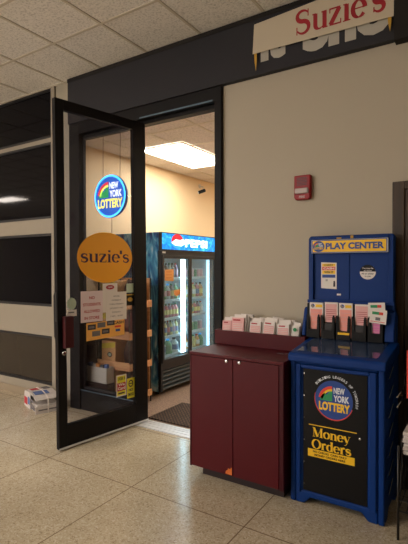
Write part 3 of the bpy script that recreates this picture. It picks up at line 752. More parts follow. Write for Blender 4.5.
# neon sign in the sidelight
nx, nz, ny, nr = -3.308, 2.235, 3.345, .222
ns = thing('neon_sign', 'round glowing blue lottery sign hanging behind the sidelight glass', 'sign', (nx, ny, nz-nr))
bm = bmesh.new(); lathe(bm, [(nr*.97, .03), (nr, .01), (nr, -.01), (nr*.97, -.014)], (nx, ny, nz), 'y', 48); obj('sign_case', bm, M['logoblue'], ns)
bm = bmesh.new()
emblem(bm, nx, nz, nr*.99, ny-.0145, 0, 1, 2, 3, 4, 5)
obj('lit_face', bm, [M['neon_rim'], M['neon_face'], M['neon_w'], M['neon_y'], M['neon_g'], M['neon_r']], ns)
for dx in (-.11, .13):
    bm = bmesh.new(); tube(bm, [(nx+dx, ny, nz+math.sqrt(nr*nr-dx*dx)-.004), (nx+dx+(.005 if dx < 0 else .01), ny, SCZ)], .0025, 6); obj('hanging_cable', bm, M['cord'], ns)
bm = bmesh.new(); tube(bm, [(nx+.005, ny+.01, nz-nr+.003), (nx+.002, ny+.012, 1.85), (nx+.012, ny+.01, 1.5), (nx-.02, ny+.02, 1.2)], .003, 6); obj('power_cord', bm, M['cord'], ns)

# ---------------------------------------------------------------- stickers and papers on the door glass
YG = .0195
def leafthing(name, bm, mats, x, z, label, cat):
    bmesh.ops.translate(bm, verts=bm.verts, vec=(-x, 0, -z))
    bmesh.ops.recalc_face_normals(bm, faces=bm.faces)
    me = bpy.data.meshes.new(name); bm.to_mesh(me); bm.free()
    for m_ in mats: me.materials.append(m_)
    o = bpy.data.objects.new(name, me); C.objects.link(o)
    o.location = LO + Matrix.Rotation(LR, 3, 'Z') @ Vector((x, 0, z)); o.rotation_euler = (0, 0, LR)
    return tag(o, label, cat)
# oval shop logo
bm = bmesh.new(); cx, cz = lf(.422), 1.588
prism(bm, ell(cx, cz, .293, .2245, 56), 'y', YG, YG-.001, 0)
book(bm, "suzie's", lf(.680), lf(.165), 1.545, 1.655, YG-.0012, 1, .125)
leafthing('shop_logo_sticker', bm, [M['orange'], M['purple']], cx, cz-.22, 'large orange oval sticker reading suzie\'s on the open glass door', 'sticker')
# NO STUDENTS paper
a, b = lf(.682), lf(.460); z0, z1 = 1.028, 1.296
bm = bmesh.new(); box(bm, a, b, YG-.0012, YG, z0, z1, 0)
for i, s in enumerate(('NO', 'STUDENTS', 'ALLOWED', 'IN STORE')):
    wd_ = [.25, .8, .74, .68][i]; c_ = (a+b)/2; zz = z1-.045-i*.058
    sans(bm, s, c_-(b-a)*wd_/2, c_+(b-a)*wd_/2, zz-.026, zz, YG-.0015, 1, .03)
leafthing('paper_notice', bm, [M['pinkpaper'], M['redink']], (a+b)/2, z0, 'pale notice with red capitals, left of the two sheets under the orange oval', 'notice')
# opening times
a, b = lf(.425), lf(.198); z0, z1 = 1.022, 1.278
bm = bmesh.new(); box(bm, a, b, YG-.0022, YG-.001, z0, z1, 0)
for i, (s, wd_) in enumerate((('HOURS', .3), ('MONDAY', .45), ('THRU FRIDAY', .7), ('SATURDAY AND', .66), ('SUNDAY', .42), ('7 AM - 10 PM', .6))):
    c_ = (a+b)/2; zz = z1-.032-i*.036
    sans(bm, s, c_-(b-a)*wd_/2, c_+(b-a)*wd_/2, zz-.013, zz, YG-.0025, 1, 0)
leafthing('paper_notice', bm, [M['white'], M['darkink']], (a+b)/2, z0, 'white sheet with small grey lines, right of the two sheets on the door', 'notice')
# sheet with pink oval behind
a, b = lf(.460), lf(.300); z0, z1 = 1.10, 1.357
bm = bmesh.new(); box(bm, a, b, YG-.0008, YG, z0, z1, 0); prism(bm, ell((a+b)/2+.0, z1-.035, .045, .020, 24), 'y', YG-.0008, YG-.0011, 1)
sans(bm, 'open', (a+b)/2-.025, (a+b)/2+.025, z1-.045, z1-.028, YG-.0013, 0, .02)
leafthing('paper_card', bm, [M['white'], M['redink']], (a+b)/2, z0, 'white card with a red oval, tucked behind the two sheets under the orange oval', 'card')
# cash banner
a, b = lf(.628), lf(.222)
bm = bmesh.new(); prism(bm, [(a, .865), (b, .880), (b, 1.025), (a, 1.020)], 'y', YG-.0002, YG-.0016, 0)
for i, (u, v) in enumerate(((.03, .965), (.13, .975), (.23, .985), (.075, .905), (.175, .915))):
    box(bm, a+u-.018, a+u+.065, YG-.0019, YG-.0016, v-.005, v+.04, 1+(i % 2)); box(bm, a+u-.008, a+u+.05, YG-.0022, YG-.0019, v+.006, v+.026, 3)
sans(bm, 'CASH', b-.125, b-.01, .985, 1.012, YG-.0019, 1, .04); box(bm, b-.11, b-.04, YG-.0019, YG-.0016, .955, .972, 4); box(bm, b-.10, b-.05, YG-.0019, YG-.0016, .918, .940, 5)
leafthing('cash_poster', bm, [M['cashorange'], M['darkink'], M['newsink'], M['newsink'], M['logored'], M['logoblue']], (a+b)/2, .865, 'orange poster with black photo blocks and the word CASH on the door glass', 'poster')
# two small yellow stickers low on the door
a, b = lf(.314), lf(.202); z0, z1 = .315, .512
bm = bmesh.new(); box(bm, a, b, YG-.001, YG, z0, z1, 3); box(bm, a+.008, b-.008, YG-.0013, YG-.001, z0+.01, z1-.01, 0); box(bm, a+.008, b-.008, YG-.0016, YG-.0013, z0+.05, z0+.125, 1)
sans(bm, 'We', a+.02, b-.02, z0+.095, z0+.12, YG-.0018, 3, .03); sans(bm, 'Card', a+.016, b-.016, z0+.06, z0+.088, YG-.0018, 3, .03); sans(bm, 'UNDER 18', a+.015, b-.015, z1-.05, z1-.02, YG-.0018, 2, .02); box(bm, a+.02, b-.02, YG-.0016, YG-.0013, z0+.022, z0+.035, 2)
leafthing('window_sticker', bm, [M['yell2'], M['redink'], M['darkink'], M['white']], (a+b)/2, z0, 'yellow sticker with a red block and white edge, low on the door glass', 'sticker')
a, b = lf(.193), lf(.106); z0, z1 = .275, .462
bm = bmesh.new(); box(bm, a, b, YG-.001, YG, z0, z1, 0)
prism(bm, ell((a+b)/2, z1-.05, .028, .034, 24), 'y', YG-.001, YG-.0013, 1); prism(bm, ell((a+b)/2, z1-.05, .018, .022, 24), 'y', YG-.0013, YG-.0016, 0); box(bm, (a+b)/2-.016, (a+b)/2+.016, YG-.0019, YG-.0016, z1-.055, z1-.045, 1)
sans(bm, 'NO', a+.018, b-.018, z0+.065, z0+.09, YG-.0014, 1, .04); sans(bm, 'SMOKE', a+.01, b-.01, z0+.02, z0+.05, YG-.0014, 1, .04)
leafthing('window_sticker', bm, [M['yell2'], M['darkink']], (a+b)/2, z0, 'plain yellow sticker with a black ring, beside the hinge side of the door', 'sticker')
# round pale sticker and white tag near the handle
bm = bmesh.new(); cx, cz = lf(.768), 1.198; prism(bm, ell(cx, cz, .043, .050, 32), 'y', YG, YG-.001, 0); 
leafthing('round_sticker', bm, [M['palegreen']], cx, cz-.05, 'pale green round sticker on the door glass above the red lock box', 'sticker')
bm = bmesh.new(); box(bm, lf(.812), lf(.722), YG-.001, YG, 1.093, 1.147, 0); box(bm, lf(.80), lf(.745), YG-.0013, YG-.001, 1.12, 1.13, 1)
leafthing('label_sticker', bm, [M['white'], M['newsink']], lf(.767), 1.093, 'small white tag directly under the pale green round sticker', 'sticker')
# things seen on the glass, upper right of the papers
a, b = lf(.196), lf(.112)
bm = bmesh.new(); box(bm, a, b, YG-.001, YG, 1.265, 1.35, 0); leafthing('paper_card', bm, [M['palegreen']], (a+b)/2, 1.265, 'small pale green card on the door glass, right of the white sheets', 'card')
bm = bmesh.new(); box(bm, a-.012, b, YG-.001, YG, 1.145, 1.255, 0); prism(bm, ell((a+b)/2, 1.20, .03, .02, 20), 'y', YG-.001, YG-.0013, 1); box(bm, a-.012, b, YG-.0013, YG-.001, 1.24, 1.25, 1); leafthing('dark_poster', bm, [M['black'], M['gold']], (a+b)/2, 1.145, 'small black and gold poster on the door glass by the hinge', 'poster')

# ================================================================== HALL OBJECTS
# fire alarm
fa = thing('fire_alarm', 'red fire alarm box with a white strobe on the beige wall', 'fire alarm', (-1.205, W, 2.025))
bm = bmesh.new(); prism(bm, [(-1.268, 2.04), (-1.255, 2.025), (-1.157, 2.025), (-1.144, 2.04), (-1.144, 2.196), (-1.268, 2.196)], 'y', W, W-.045); obj('alarm_body', bm, M['alarm'], fa, bevel=.006)
bm = bmesh.new(); prism(bm, [(-1.258, 2.065), (-1.154, 2.065), (-1.154, 2.105), (-1.258, 2.105)], 'y', W-.045, W-.065); obj('strobe', bm, M['strobe'], fa, bevel=.012, seg=3)
bm = bmesh.new()
for i in range(6): box(bm, -1.245, -1.167, W-.0475, W-.045, 2.125+i*.010, 2.130+i*.010)
obj('speaker_grille', bm, M['wine'], fa)
bm = bmesh.new(); sans(bm, 'FIRE', -1.228, -1.184, 2.036, 2.052, W-.0458, 0, .02); obj('lettering', bm, M['strobe'], fa)

fa.location.x += .010; fa.location.z -= .018; fa.scale = (1.02, 1, 1.07)

# maroon cabinet
cx0, cx1, cy0, cy1, ct = -1.816, -1.098, 2.62, 3.235, .900
cb = thing('storage_cabinet', 'maroon two-door cabinet with a raised back ledge, left of the blue stand', 'cabinet', ((cx0+cx1)/2, 2.93, 0))
obj('cabinet_body', bb((cx0, cx0+.016, cy0+.018, cy1, .078, ct-.02), (cx1-.016, cx1, cy0+.018, cy1, .078, ct-.02), (cx0, cx1, cy0+.02, cy1, .078, .096), (cx0+.016, cx1-.016, cy1-.01, cy1, .096, ct-.02), (cx0, cx0+.013, cy0, cy0+.018, .078, ct-.02), (cx1-.030, cx1, cy0, cy0+.018, .078, ct-.02)), M['red_edge'], cb, bevel=.002)
obj('cabinet_top', bb((cx0-.002, cx1+.002, cy0-.004, cy1, ct-.022, ct)), M['red'], cb, bevel=.003)
xm = -1.463
for (a, b, kx) in ((cx0+.015, xm-.002, -1.512), (xm+.002, cx1-.033, -1.412)):
    d = obj('cabinet_door', bb((a, b, cy0-.001, cy0+.017, .084, ct-.026)), M['red'], cb, bevel=.002)
    bm = bmesh.new(); lathe(bm, [(.012, 0), (.012, -.006), (.009, -.009), (.004, -.009)], (kx, cy0-.001, .862), 'y', 20); obj('door_lock', bm, M['chrome'], d)
obj('toe_kick', bb((-1.757, cx1-.03, 2.70, cy1-.03, 0, .078)), M['red_dark'], cb)
# raised trough
obj('back_ledge', bb((-1.838, cx1, 3.0, 3.015, ct, 1.008), (-1.838, -1.823, 3.015, cy1, ct, 1.008), (cx1-.015, cx1, 3.015, cy1, ct, 1.008), (-1.823, cx1-.015, 3.22, cy1, ct, 1.008), (-1.823, cx1-.015, 3.015, 3.22, .93, .945)), M['red'], cb, bevel=.002)
# worn orange sticker
bm = bmesh.new(); prism(bm, [(-1.521, .093), (-1.470, .090), (-1.470, .138), (-1.478, .142), (-1.482, .128), (-1.500, .132), (-1.503, .120), (-1.516, .112)], 'y', cy0-.001, cy0-.0022)
o = obj('torn_sticker', bm, M['scuff'], origin=(-1.495, cy0-.001, .09)); tag(o, 'torn orange sticker at the bottom of the cabinet\'s left door', 'sticker')
# small dark latch marks on top
o = obj('metal_clip', bb((-1.245, -1.205, 2.86, 2.872, ct, ct+.003), (-1.195, -1.165, 2.885, 2.893, ct, ct+.003)), M['newsink'], origin=(-1.205, 2.87, ct)); tag(o, 'small grey metal clip lying on top of the maroon cabinet', 'clip')

# stacks of slips standing in the ledge
def slip_stack(x0, x1, ztop, paper, label, fan, tilt=0, marks=True, n=6):
    t = thing('slip_stack', label, 'paper slips', ((x0+x1)/2, 3.08, .946), 0, 'paper slips on the cabinet ledge')
    for i in range(n):
        bm = bmesh.new(); wdt = x1-x0
        T_ = Matrix.Translation(((x0+x1)/2+fan*i, 3.040+.018*i, .947)) @ Matrix.Rotation(R(-6), 4, 'X') @ Matrix.Rotation(R(tilt+1.2*((i*7) % 5-2)*.5), 4, 'Y')
        h = ztop-.944+.012*((i*5) % 3-.5)
        box(bm, -wdt/2, wdt/2, 0, .012, 0, h-.004*((i*3) % 3), 0, T_)
        if i == 0 and marks:
            box(bm, -wdt/2+.006, wdt/2-.006, -.001, 0, h*.35, h*.78, 1, T_)
            for q in range(4): box(bm, -wdt/2+.01, wdt/2-.01, -.0014, -.001, h*(.42+.09*q), h*(.44+.09*q), 2, T_)
            box(bm, -wdt/2+.012, wdt/2-.03, -.0014, 0, h*.85, h*.92, 3, T_)
        obj('slip_bundle', bm, [paper if i == 0 else M['white'], M['slip2'], M['white'], M['redink']], t)
slip_stack(-1.795, -1.715, 1.083, M['slip2'], 'low pink slip stack at the left end of the cabinet ledge', .006)
slip_stack(-1.710, -1.605, 1.110, M['slip2'], 'tallest pink and white slip stack, second from the left on the ledge', .009)
slip_stack(-1.553, -1.462, 1.090, M['white'], 'whitish slip stack third from the left, with a dark heading', .010, 1)
slip_stack(-1.445, -1.355, 1.100, M['white'], 'slip stack fanned and tilted, fourth from the left on the ledge', .008, 4)
slip_stack(-1.325, -1.232, 1.086, M['white'], 'wide low slip stack with pink lines, right of the fanned stack', .004, -1)
slip_stack(-1.222, -1.168, 1.080, M['white'], 'small white cards with a green mark, beside the blue stand', .0, 6, False, 3)
bm = bmesh.new(); prism(bm, ell(0, 0, .014, .014, 16), 'y', 0, -.001, 0)
bmesh.ops.translate(bm, verts=bm.verts, vec=(-1.185, 3.036, 1.050)); o = obj('green_mark', bm, M['green'], [x for x in bpy.data.objects if x.get('label', '').startswith('small white cards')][0])

# blue play-center stand
bx0, bx1, by0 = -1.084, -.512, 2.70
bs = thing('lottery_stand', 'tall blue plastic lottery stand with a yellow PLAY CENTER header', 'stand', (-.81, 2.9, 0))
bm = bmesh.new()
# side profile with foot arch (y,z), pushed across x as two side walls
prof = [(by0, 0), (by0+.10, 0), (by0+.13, .05), (3.02, .05), (3.05, 0), (3.16, 0), (3.16, .93), (by0, .93)]
def shrink(p): return p
for xs in ((bx0, bx0+.035), (bx1-.035, bx1)): prism(bm, prof, 'x', *xs)
box(bm, bx0+.035, bx1-.035, by0, by0+.03, .885, .93)
box(bm, bx0+.035, bx1-.035, 3.13, 3.16, .05, .93)
fr = [(bx0+.035, 0.0), (bx0+.09, 0.0), (bx0+.13, .045), (bx1-.13, .045), (bx1-.09, 0), (bx1-.035, 0), (bx1-.035, .085), (bx0+.035, .085)]
prism(bm, fr, 'y', by0+.002, by0+.03)
box(bm, bx0+.035, -1.0, by0+.002, by0+.03, .085, .885); box(bm, -.607, bx1-.035, by0+.002, by0+.03, .085, .885); box(bm, -1.0, -.607, by0+.002, by0+.03, .862, .885)
obj('stand_body', bm, M['blue'], bs, bevel=.010, seg=3)
# raised frame strips round the door
bm = bb((-1.045, -1.012, by0-.010, by0+.002, .07, .885), (-.595, -.555, by0-.010, by0+.002, .07, .885), (-1.012, -.595, by0-.010, by0+.002, .862, .885))
obj('door_surround', bm, M['blue'], bs, bevel=.006)
# side louvers
bm = bmesh.new()
for i in range(7):
    z = .145+i*.115
    prism(bm, [(2.78, z), (2.80, z), (3.02, z+.085), (3.00, z+.085)], 'x', bx1-.002, bx1+.006)
obj('side_louvers', bm, M['blue'], bs)
for i in range(7):
    z = .145+i*.115; bm = bmesh.new()
    prism(bm, [(2.80, z+.004), (2.812, z+.004), (2.93, z+.052), (2.918, z+.052)], 'x', bx1-.001, bx1+.0085)
    obj('louver_edge', bm, M['blue_d'], bs)
# counter slab, sloping up to the back
bm = bmesh.new()
prism(bm, [(2.665, .905), (2.665, .940), (2.68, .957), (3.10, 1.005), (3.12, 1.005), (3.12, .93), (2.70, .905)], 'x', bx0-.004, bx1+.012)
obj('counter', bm, M['blue'], bs, bevel=.008, seg=3)
TC = Matrix.Translation((0, 2.68, .957)) @ Matrix.Rotation(math.atan2(.048, .42), 4, 'X')
bm = bmesh.new(); box(bm, bx0+.035, bx1-.045, .05, .40, .0005, .003, 0, TC); obj('writing_plate', bm, M['clear'], bs)
bm = bmesh.new()
for x0 in (-1.0, -.82, -.64): box(bm, x0-.03, x0+.03, .30, .38, .0001, .0005, 0, TC)
# back panel outline
bm = bmesh.new()
out = [(-1.095, .95), (-1.095, 1.012), (-1.146, 1.012), (-1.142, 1.12), (-1.118, 1.21), (-1.118, 1.27), (-1.117, 1.705), (-1.105, 1.722), (-.545, 1.722), (-.532, 1.70), (-.535, 1.27), (-.530, 1.22), (-.518, 1.17), (-.518, .95)]
prism(bm, out, 'y', 3.125, 3.17)
obj('back_panel', bm, M['blue'], bs, bevel=.010, seg=3)
# raised frame of back panel
bm = bb((-1.105, -1.075, 3.105, 3.125, 1.26, 1.70), (-.568, -.537, 3.105, 3.125, 1.26, 1.70), (-1.075, -.568, 3.105, 3.125, 1.695, 1.712), (-1.115, -.530, 3.098, 3.125, 1.245, 1.268), (-.832, -.822, 3.120, 3.125, 1.27, 1.59))
obj('panel_ribs', bm, M['blue'], bs, bevel=.006)
bm = bb((-1.155, -1.112, 3.06, 3.125, .98, 1.20), (-.583, -.522, 3.06, 3.125, .98, 1.20))
bm.free(); bm = bmesh.new()
for a_, b_ in ((-1.140, -1.112), (-.583, -.522)):
    bm = bmesh.new(); prism(bm, [(3.125, 1.012), (3.05, 1.012), (3.06, 1.08), (3.10, 1.20), (3.125, 1.215)], 'x', a_, b_)
    obj('side_cheek', bm, M['blue'], bs, bevel=.008)
# header sign
hs = obj('header_sign', bb((-1.082, -.566, 3.088, 3.105, 1.598, 1.692)), M['logowhite'], bs, bevel=.004)
obj('sign_face', bb((-1.072, -.578, 3.0868, 3.088, 1.606, 1.684)), M['yellow'], hs)
obj('sign_border', bb((-1.078, -.572, 3.0872, 3.0876, 1.601, 1.689)), M['logoblue'], hs)
bm = bmesh.new(); sans(bm, 'PLAY CENTER', -.978, -.590, 1.623, 1.669, 3.0862, 0, .045); obj('lettering', bm, M['logoblue'], hs)
bm = bmesh.new(); emblem(bm, -1.028, 1.645, .038, 3.0866, 0, 0, 1, 2, 3, 4, .0006, .042); obj('lottery_emblem', bm, [M['logoblue'], M['logowhite'], M['yellow'], M['green'], M['logored']], hs)
bm = bb((-.905, -.873, 3.098, 3.104, 1.697, 1.706), (-.81, -.792, 3.096, 3.104, 1.697, 1.716)); obj('small_tags', bm, M['gold'], bs)
# door with emblem
dr = obj('access_door', bb((-1.0, -.607, by0+.004, by0+.018, .087, .862)), M['black'], bs, bevel=.003)
o = dr; 
bm = bmesh.new(); emblem(bm, -.806, .686, .124, by0+.0036, 5, 0, 1, 2, 3, 4, .0006, .120, full=False)
obj('lottery_emblem', bm, [M['logoblue'], M['logowhite'], M['yellow'], M['green'], M['logored'], M['logored']], dr)
bm = bmesh.new()
arcs = 'BUILDING LEADERS OF TOMORROW'
for i, ch in enumerate(arcs):
    if ch == ' ': continue
    a = R(140-150*i/(len(arcs)-1)); px, pz = -.806+.139*math.cos(a), .686+.143*math.sin(a)
    T_ = Matrix.Translation((px, by0+.0034, pz)) @ Matrix.Rotation(-(a-PI/2), 4, 'Y')
    sans(bm, ch, -.0055, .0055, -.008, .008, 0, 0, .02, T_)
obj('arched_lettering', bm, M['logowhite'], dr)
def skew(bm0, x0, z0, s):
    for v in bm0.verts: v.co.z += (v.co.x-x0)*s
bm = bmesh.new(); book(bm, 'Money', -.938, -.705, .440, .498, by0+.003, 0, .15); book(bm, 'Orders', -.944, -.700, .366, .424, by0+.003, 0, .15); obj('lettering', bm, M['yellow'], dr)
obj('yellow_line', bb((-.962, -.668, by0+.003, by0+.004, .509, .514)), M['yellow'], dr)
obj('yellow_stripe', bb((-.968, -.680, by0+.003, by0+.004, .312, .360)), M['yellow'], dr)
bm = bmesh.new(); sans(bm, 'NO CHECKS  CASH ONLY', -.935, -.725, .340, .353, by0+.0026, 0, .04); sans(bm, 'MONEY ORDERS HERE', -.925, -.735, .320, .333, by0+.0026, 0, .04); obj('small_lettering', bm, M['black'], dr)
bm = bmesh.new(); lathe(bm, [(.009, 0), (.009, -.005), (.004, -.008)], (-.650, by0+.004, .482), 'y', 16); obj('lock', bm, M['chrome'], dr)
bm = bmesh.new()
for i in range(6): lathe(bm, [(.003, 0), (.003, -.002)], (-.993, by0+.004, .13+.14*i), 'y', 8)
obj('hinge_screws', bm, M['chrome'], dr)
# black pocket tray with five pockets
tr = obj('pocket_tray', bb((-1.112, -.583, 3.085, 3.10, 1.0, 1.243)), M['black'], bs, bevel=.004)
for i in range(5):
    a_ = -1.100+i*.1045
    if i in (1, 3): obj('pocket_rest', bb((a_+.006, a_+.086, 3.050, 3.084, 1.012, 1.1095)), M['gasket'], tr)
    bm = bmesh.new()
    prism(bm, [(a_, 1.010), (a_+.092, 1.010), (a_+.092, 1.165), (a_+.084, 1.170), (a_+.078, 1.150), (a_+.074, 1.065), (a_+.020, 1.065), (a_+.016, 1.150), (a_+.008, 1.170), (a_, 1.165)], 'y', 3.040, 3.046)
    box(bm, a_, a_+.004, 3.046, 3.085, 1.01, 1.15); box(bm, a_+.088, a_+.092, 3.046, 3.085, 1.01, 1.15); box(bm, a_, a_+.092, 3.046, 3.085, 1.005, 1.012)
    obj('slip_pocket', bm, M['black'], tr)
obj('pocket_label', bb((-.878, -.800, 3.036, 3.0395, 1.041, 1.056)), M['yellow'], tr)
# play slips in the pockets
def play_slip(x0, x1, z0, z1, m_, label, head, zc=None, y=3.0595):
    w_ = x1-x0; xc = (x0+x1)/2; zc = zc or z0+(z1-z0)*.45
    t = thing('play_slips', label, 'paper slips', (xc, y, z0), 0, 'play slips in the blue stand')
    bm = bmesh.new()
    box(bm, x0, x1, y, y+.014, z0, z1, 0)
    obj('slip_stack', bm, M['white'], t)
    bm = bmesh.new(); box(bm, x0+.006, x1-.006, y-.001, y, z0, z1-.045 if head else z1-.012, 0)
    for q in range(6):
        zz = z0+.02+(z1-.06-z0)*q/6; box(bm, x0+.010, x1-.010, y-.0013, y-.001, zz, zz+.003, 1)
    obj('printed_grid', bm, [m_, M['redink'] if m_ is M['slip2'] else M['slip2']], t)
    if head:
        bm = bmesh.new(); emblem(bm, x0+.022, z1-.022, .013, y-.0002, 0, 0, 0, 1, 2, 3, .0003); box(bm, x0+.042, x1-.006, y-.0008, y-.0001, z1-.032, z1-.012, 1)
        obj('printed_heading', bm, [M['logoblue'], M['yellow'], M['green'], M['logored']], t)
play_slip(-1.083, -.987, 1.018, 1.250, M['slip'], 'salmon slips with yellow heading in the leftmost pocket of the blue stand', True)
play_slip(-.975, -.885, 1.118, 1.256, M['slip2'], 'rose slips in the second pocket, between the two salmon stacks', False)
play_slip(-.876, -.786, 1.018, 1.254, M['slip'], 'salmon slips with yellow heading in the middle pocket of the blue stand', True)
play_slip(-.770, -.680, 1.110, 1.250, M['slip2'], 'rose slips in the fourth pocket, left of the white cards', False)
play_slip(-.662, -.590, 1.018, 1.18, M['magenta'], 'magenta slips in the rightmost pocket under two white cards', False)
for (xc, zc, rz, yy, lb) in ((-.628, 1.222, -3, 3.048, 'white card with green heading, upper of two above the magenta slips'), (-.617, 1.178, 5, 3.0345, 'white card with green heading, lower of two above the magenta slips')):
    bm = bmesh.new(); T_ = Matrix.Translation((xc, yy, zc)) @ Matrix.Rotation(R(rz), 4, 'Y')
    box(bm, -.052, .052, 0, .003, -.045, .045, 0, T_); box(bm, -.038, .03, -.0004, 0, .012, .030, 1, T_); box(bm, .005, .03, -.0006, -.0001, .012, .030, 2, T_); box(bm, -.015, .015, -.0004, 0, -.025, -.005, 3, T_)
    box(bm, -.045, .045, -.0004, 0, -.036, -.032, 2, T_)
    o = obj('ticket_card', bm, [M['white'], M['green'], M['logored'], M['newsink']], origin=(xc, yy, zc-.045)); tag(o, lb, 'card', 'white cards on the blue stand')
# poster and stickers on the back panel
bm = bmesh.new(); y = 3.1245
prism(bm, [(-1.022, 1.350), (-.912, 1.345), (-.912, 1.530), (-1.022, 1.535)], 'y', y, y-.001, 0)
box(bm, -1.014, -.92, y-.0014, y-.001, 1.505, 1.524, 1); box(bm, -1.014, -.92, y-.0014, y-.001, 1.478, 1.503, 2); box(bm, -1.014, -.92, y-.0014, y-.001, 1.452, 1.476, 1); box(bm, -1.014, -.92, y-.0014, y-.001, 1.425, 1.447, 3)
sans(bm, 'CARRY', -1.0, -.934, 1.509, 1.520, y-.0017, 4, .03); sans(bm, 'CASH', -1.006, -.928, 1.483, 1.498, y-.0017, 0, .04); sans(bm, 'WIN IT', -1.0, -.934, 1.457, 1.471, y-.0017, 4, .04); sans(bm, '20', -.99, -.975, 1.40, 1.415, y-.0014, 5, .03); box(bm, -.935, -.921, y-.0014, y-.001, 1.362, 1.392, 4); prism(bm, ell(-.928, 1.397, .006, .007, 12), 'y', y-.001, y-.0014, 4)
o = obj('small_poster', bm, [M['white'], M['yellow'], M['logored'], M['logoblue'], M['darkink'], M['newsink']], origin=(-.967, y, 1.345)); tag(o, 'small red, yellow and white poster on the left of the blue panel', 'poster')
bm = bmesh.new(); prism(bm, ell(-.702, 1.466, .052, .050, 40), 'y', y, y-.001, 0)
prism(bm, ell(-.702, 1.466, .052, .050, 24, R(4), R(176)), 'y', y-.001, y-.0014, 1)
sans(bm, 'You must be', -.738, -.666, 1.486, 1.498, y-.0016, 0, .02); sans(bm, 'at least', -.728, -.676, 1.472, 1.480, y-.0016, 0, .02); sans(bm, '18 or older', -.742, -.662, 1.450, 1.461, y-.0013, 1, .02); sans(bm, 'to play', -.722, -.680, 1.432, 1.442, y-.0013, 1, .02)
o = obj('round_sticker', bm, [M['white'], M['black']], origin=(-.702, y, 1.416)); tag(o, 'round half black, half white sticker on the right of the blue panel', 'sticker')
o = obj('label_sticker', bb((-.910, -.882, y-.001, y, 1.302, 1.314)), M['white'], origin=(-.896, y, 1.302)); tag(o, 'tiny white label just above the slip pockets of the blue stand', 'sticker')

# newspaper rack at the right edge
nk = thing('newspaper_rack', 'black wire newspaper rack at the right edge, beside the blue stand', 'rack', (-.2, 2.85, 0))
nx0, nx1, n0, n1 = -.425, .06, 2.62, 3.10
for xx in (nx0, nx1):
    for yy in (n0, n1):
        bm = bmesh.new(); tube(bm, [(xx, yy, 0), (xx, yy, 1.15 if yy == n1 else .52)], .007, 8); obj('post', bm, M['blackwire'], nk)
for zi, z in enumerate((.16, .46, .80)):
    bm = bmesh.new(); yf = n0+.05*zi*2; 
    for yy in (yf, n1): tube(bm, [(nx0, yy, z), (nx1, yy, z)], .005, 6)
    for i in range(13):
        xx = nx0+(nx1-nx0)*i/12; tube(bm, [(xx, yf, z), (xx, n1, z)], .0025, 5)
    tube(bm, [(nx0, yf, z+.06), (nx1, yf, z+.06)], .004, 6)
    for xx in (nx0, nx1): tube(bm, [(xx, yf, z), (xx, yf, z+.06), (xx, n1, z+.14)], .004, 6)
    obj('wire_shelf', bm, M['blackwire'], nk)
    if zi == 2:
        for k3, (xx, dz) in enumerate(((nx0-.010, .0), (nx0-.010, -.055))):
            bm = bmesh.new(); tube(bm, [(xx, n0+.02, z-.02+dz), (xx, n1-.02, z-.02+dz)], .0035, 6); obj('chrome_rail', bm, M['chrome'], nk)
obj('back_sheet', bb((nx0, nx1, n1-.006, n1, .12, 1.15)), M['black'], nk)
bm = bmesh.new()
for xx in (nx0,):
    for i in range(5): tube(bm, [(xx, n0+.04+i*.08, .16+(i % 2)*.28), (xx, n0+.12+i*.08, .16+((i+1) % 2)*.28)], .0025, 5)
obj('side_lattice', bm, M['blackwire'], nk)
obj('header_card', bb((nx0+.043, nx1, n0-.012, n0-.006, .79, 1.05), (nx0+.052, nx1, n0-.014, n0-.012, .845, .985)), [M['logored'], M['white']], nk)
ob = [x for x in bpy.data.objects if x.name.startswith('header_card')][0]
for i, p in enumerate(ob.data.polygons): p.material_index = 1 if i >= 6 else 0
# newspapers on the middle wire shelf
for i in range(6):
    bm = bmesh.new(); z = .468+i*.021
    T_ = Matrix.Translation((nx0+.19, n0+.19, z)) @ Matrix.Rotation(R(random.uniform(-2, 2)), 4, 'Z')
    box(bm, -.168, .16, -.17, .19, 0, .019, 0, T_)
    if i == 5: box(bm, -.14, -.02, -.14, -.02, .019, .0196, 1, T_); box(bm, .0, .14, -.14, -.05, .019, .0196, 2, T_)
    o = obj('newspaper', bm, [M['news'], M['newsred'], M['newsink']], origin=(nx0+.19, n0+.19, z), bevel=.004)
    tag(o, 'folded newspaper, %s of the pile on the black wire rack' % ['bottom', 'second up', 'third up', 'fourth up', 'fifth up', 'topmost'][i], 'newspaper', 'newspapers on the wire rack')

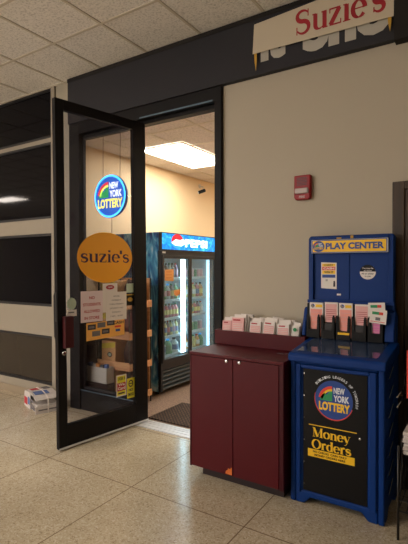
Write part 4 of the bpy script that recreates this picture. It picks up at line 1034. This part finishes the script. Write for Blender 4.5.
# bundle of newspapers on the floor by the column
nb = thing('newspaper_bundle', 'strapped bundle of newspapers on the floor at the foot of the column', 'newspapers', (-4.03, 3.05, 0), R(-20)); nb['_local'] = 1; nb.scale = (.86, .86, .95)
def layer(h0, h1, a, b, c, d, mi=0):
    return (a, b, c, d, h0, h1, mi)
bm = bmesh.new()
for i in range(7): 
    j = random.uniform(-.006, .006); k_ = random.uniform(-.006, .006)
    box(bm, -.25+j, .21+j, -.13+k_, .13+k_, .001+i*.013, .0125+i*.013)
obj('folded_papers', bm, M['news'], nb, bevel=.003)
bm = bmesh.new()
prism(bm, [(-.265, .0), (-.272, .10), (-.24, .175), (-.05, .19), (.12, .175), (.22, .15), (.222, .143), (.12, .168), (-.05, .182), (-.235, .168), (-.262, .10), (-.255, .0)], 'y', -.15, .14)
obj('wrapping_sheet', bm, M['news'], nb, bevel=.002)
bm = bmesh.new(); prism(bm, [(-.262, .002), (-.268, .10), (-.236, .168), (-.05, .182), (.02, .175), (-.01, .09), (.0, .002)], 'y', -.1505, -.1475); obj('folded_end', bm, M['news'], nb)
for (x0, x1, y0, y1, z, mt) in ((-.10, .03, -.09, .02, .1905, 'newsred'), (-.20, -.12, -.02, .10, .188, 'newsink'), (.05, .12, -.1, .08, .181, 'newsblue')):
    pass
bm = bmesh.new(); box(bm, -.268, -.10, -.1515, -.15, .04, .10, 0); box(bm, -.09, -.02, -.1515, -.15, .02, .09, 1)
bm.free()
bm = bmesh.new()
T_ = Matrix.Translation((-.14, 0, .181)) @ Matrix.Rotation(R(-4.5), 4, 'Y')
box(bm, -.07, .04, -.10, .02, 0.004, .0075, 0, T_); box(bm, -.09, .07, .04, .12, .004, .0075, 1, T_)
obj('front_page_picture', bm, [M['newsred'], M['newsink'], M['newsblue']], nb)
bm = bmesh.new(); T_ = Matrix.Translation((.04, 0, .1865)) @ Matrix.Rotation(R(4.5), 4, 'Y'); box(bm, -.05, .07, -.12, .05, .001, .004, 0, T_)
obj('front_page_picture', bm, [M['newsblue']], nb)
for (x0, x1, z0, z1, mm) in ((-.25, -.12, .03, .11, 'newsred'), (-.10, -.02, .05, .13, 'newsblue'), (.02, .17, .03, .075, 'newsink'), (.03, .16, .10, .13, 'newsink')):
    obj('printed_picture', bb((x0, x1, -.1525, -.1505, z0, z1)), M[mm], nb)
bm = bmesh.new(); tube(bm, [(.215, -.155, .02), (.215, -.155, .10)], .003); bm.free()
bm = bmesh.new(); prism(bm, [(-.28, 0), (-.28, .11), (-.24, .185), (-.05, .20), (.13, .183), (.225, .155), (.23, 0), (.226, 0), (.221, .151), (.13, .179), (-.05, .196), (-.237, .181), (-.276, .11), (-.276, 0)], 'y', -.012, .004)
obj('strap', bm, M['white'], nb)
bm = bmesh.new(); prism(bm, [(.20, 0.0), (.222, 0), (.226, .075), (.20, .08)], 'y', -.15, .14)
box(bm, .2245, .2255, -.12, .11, .03, .045, 1)
obj('side_flap', bm, [M['news'], M['newsink']], nb)

for o in bpy.data.objects:
    if '_local' in o: del o['_local']
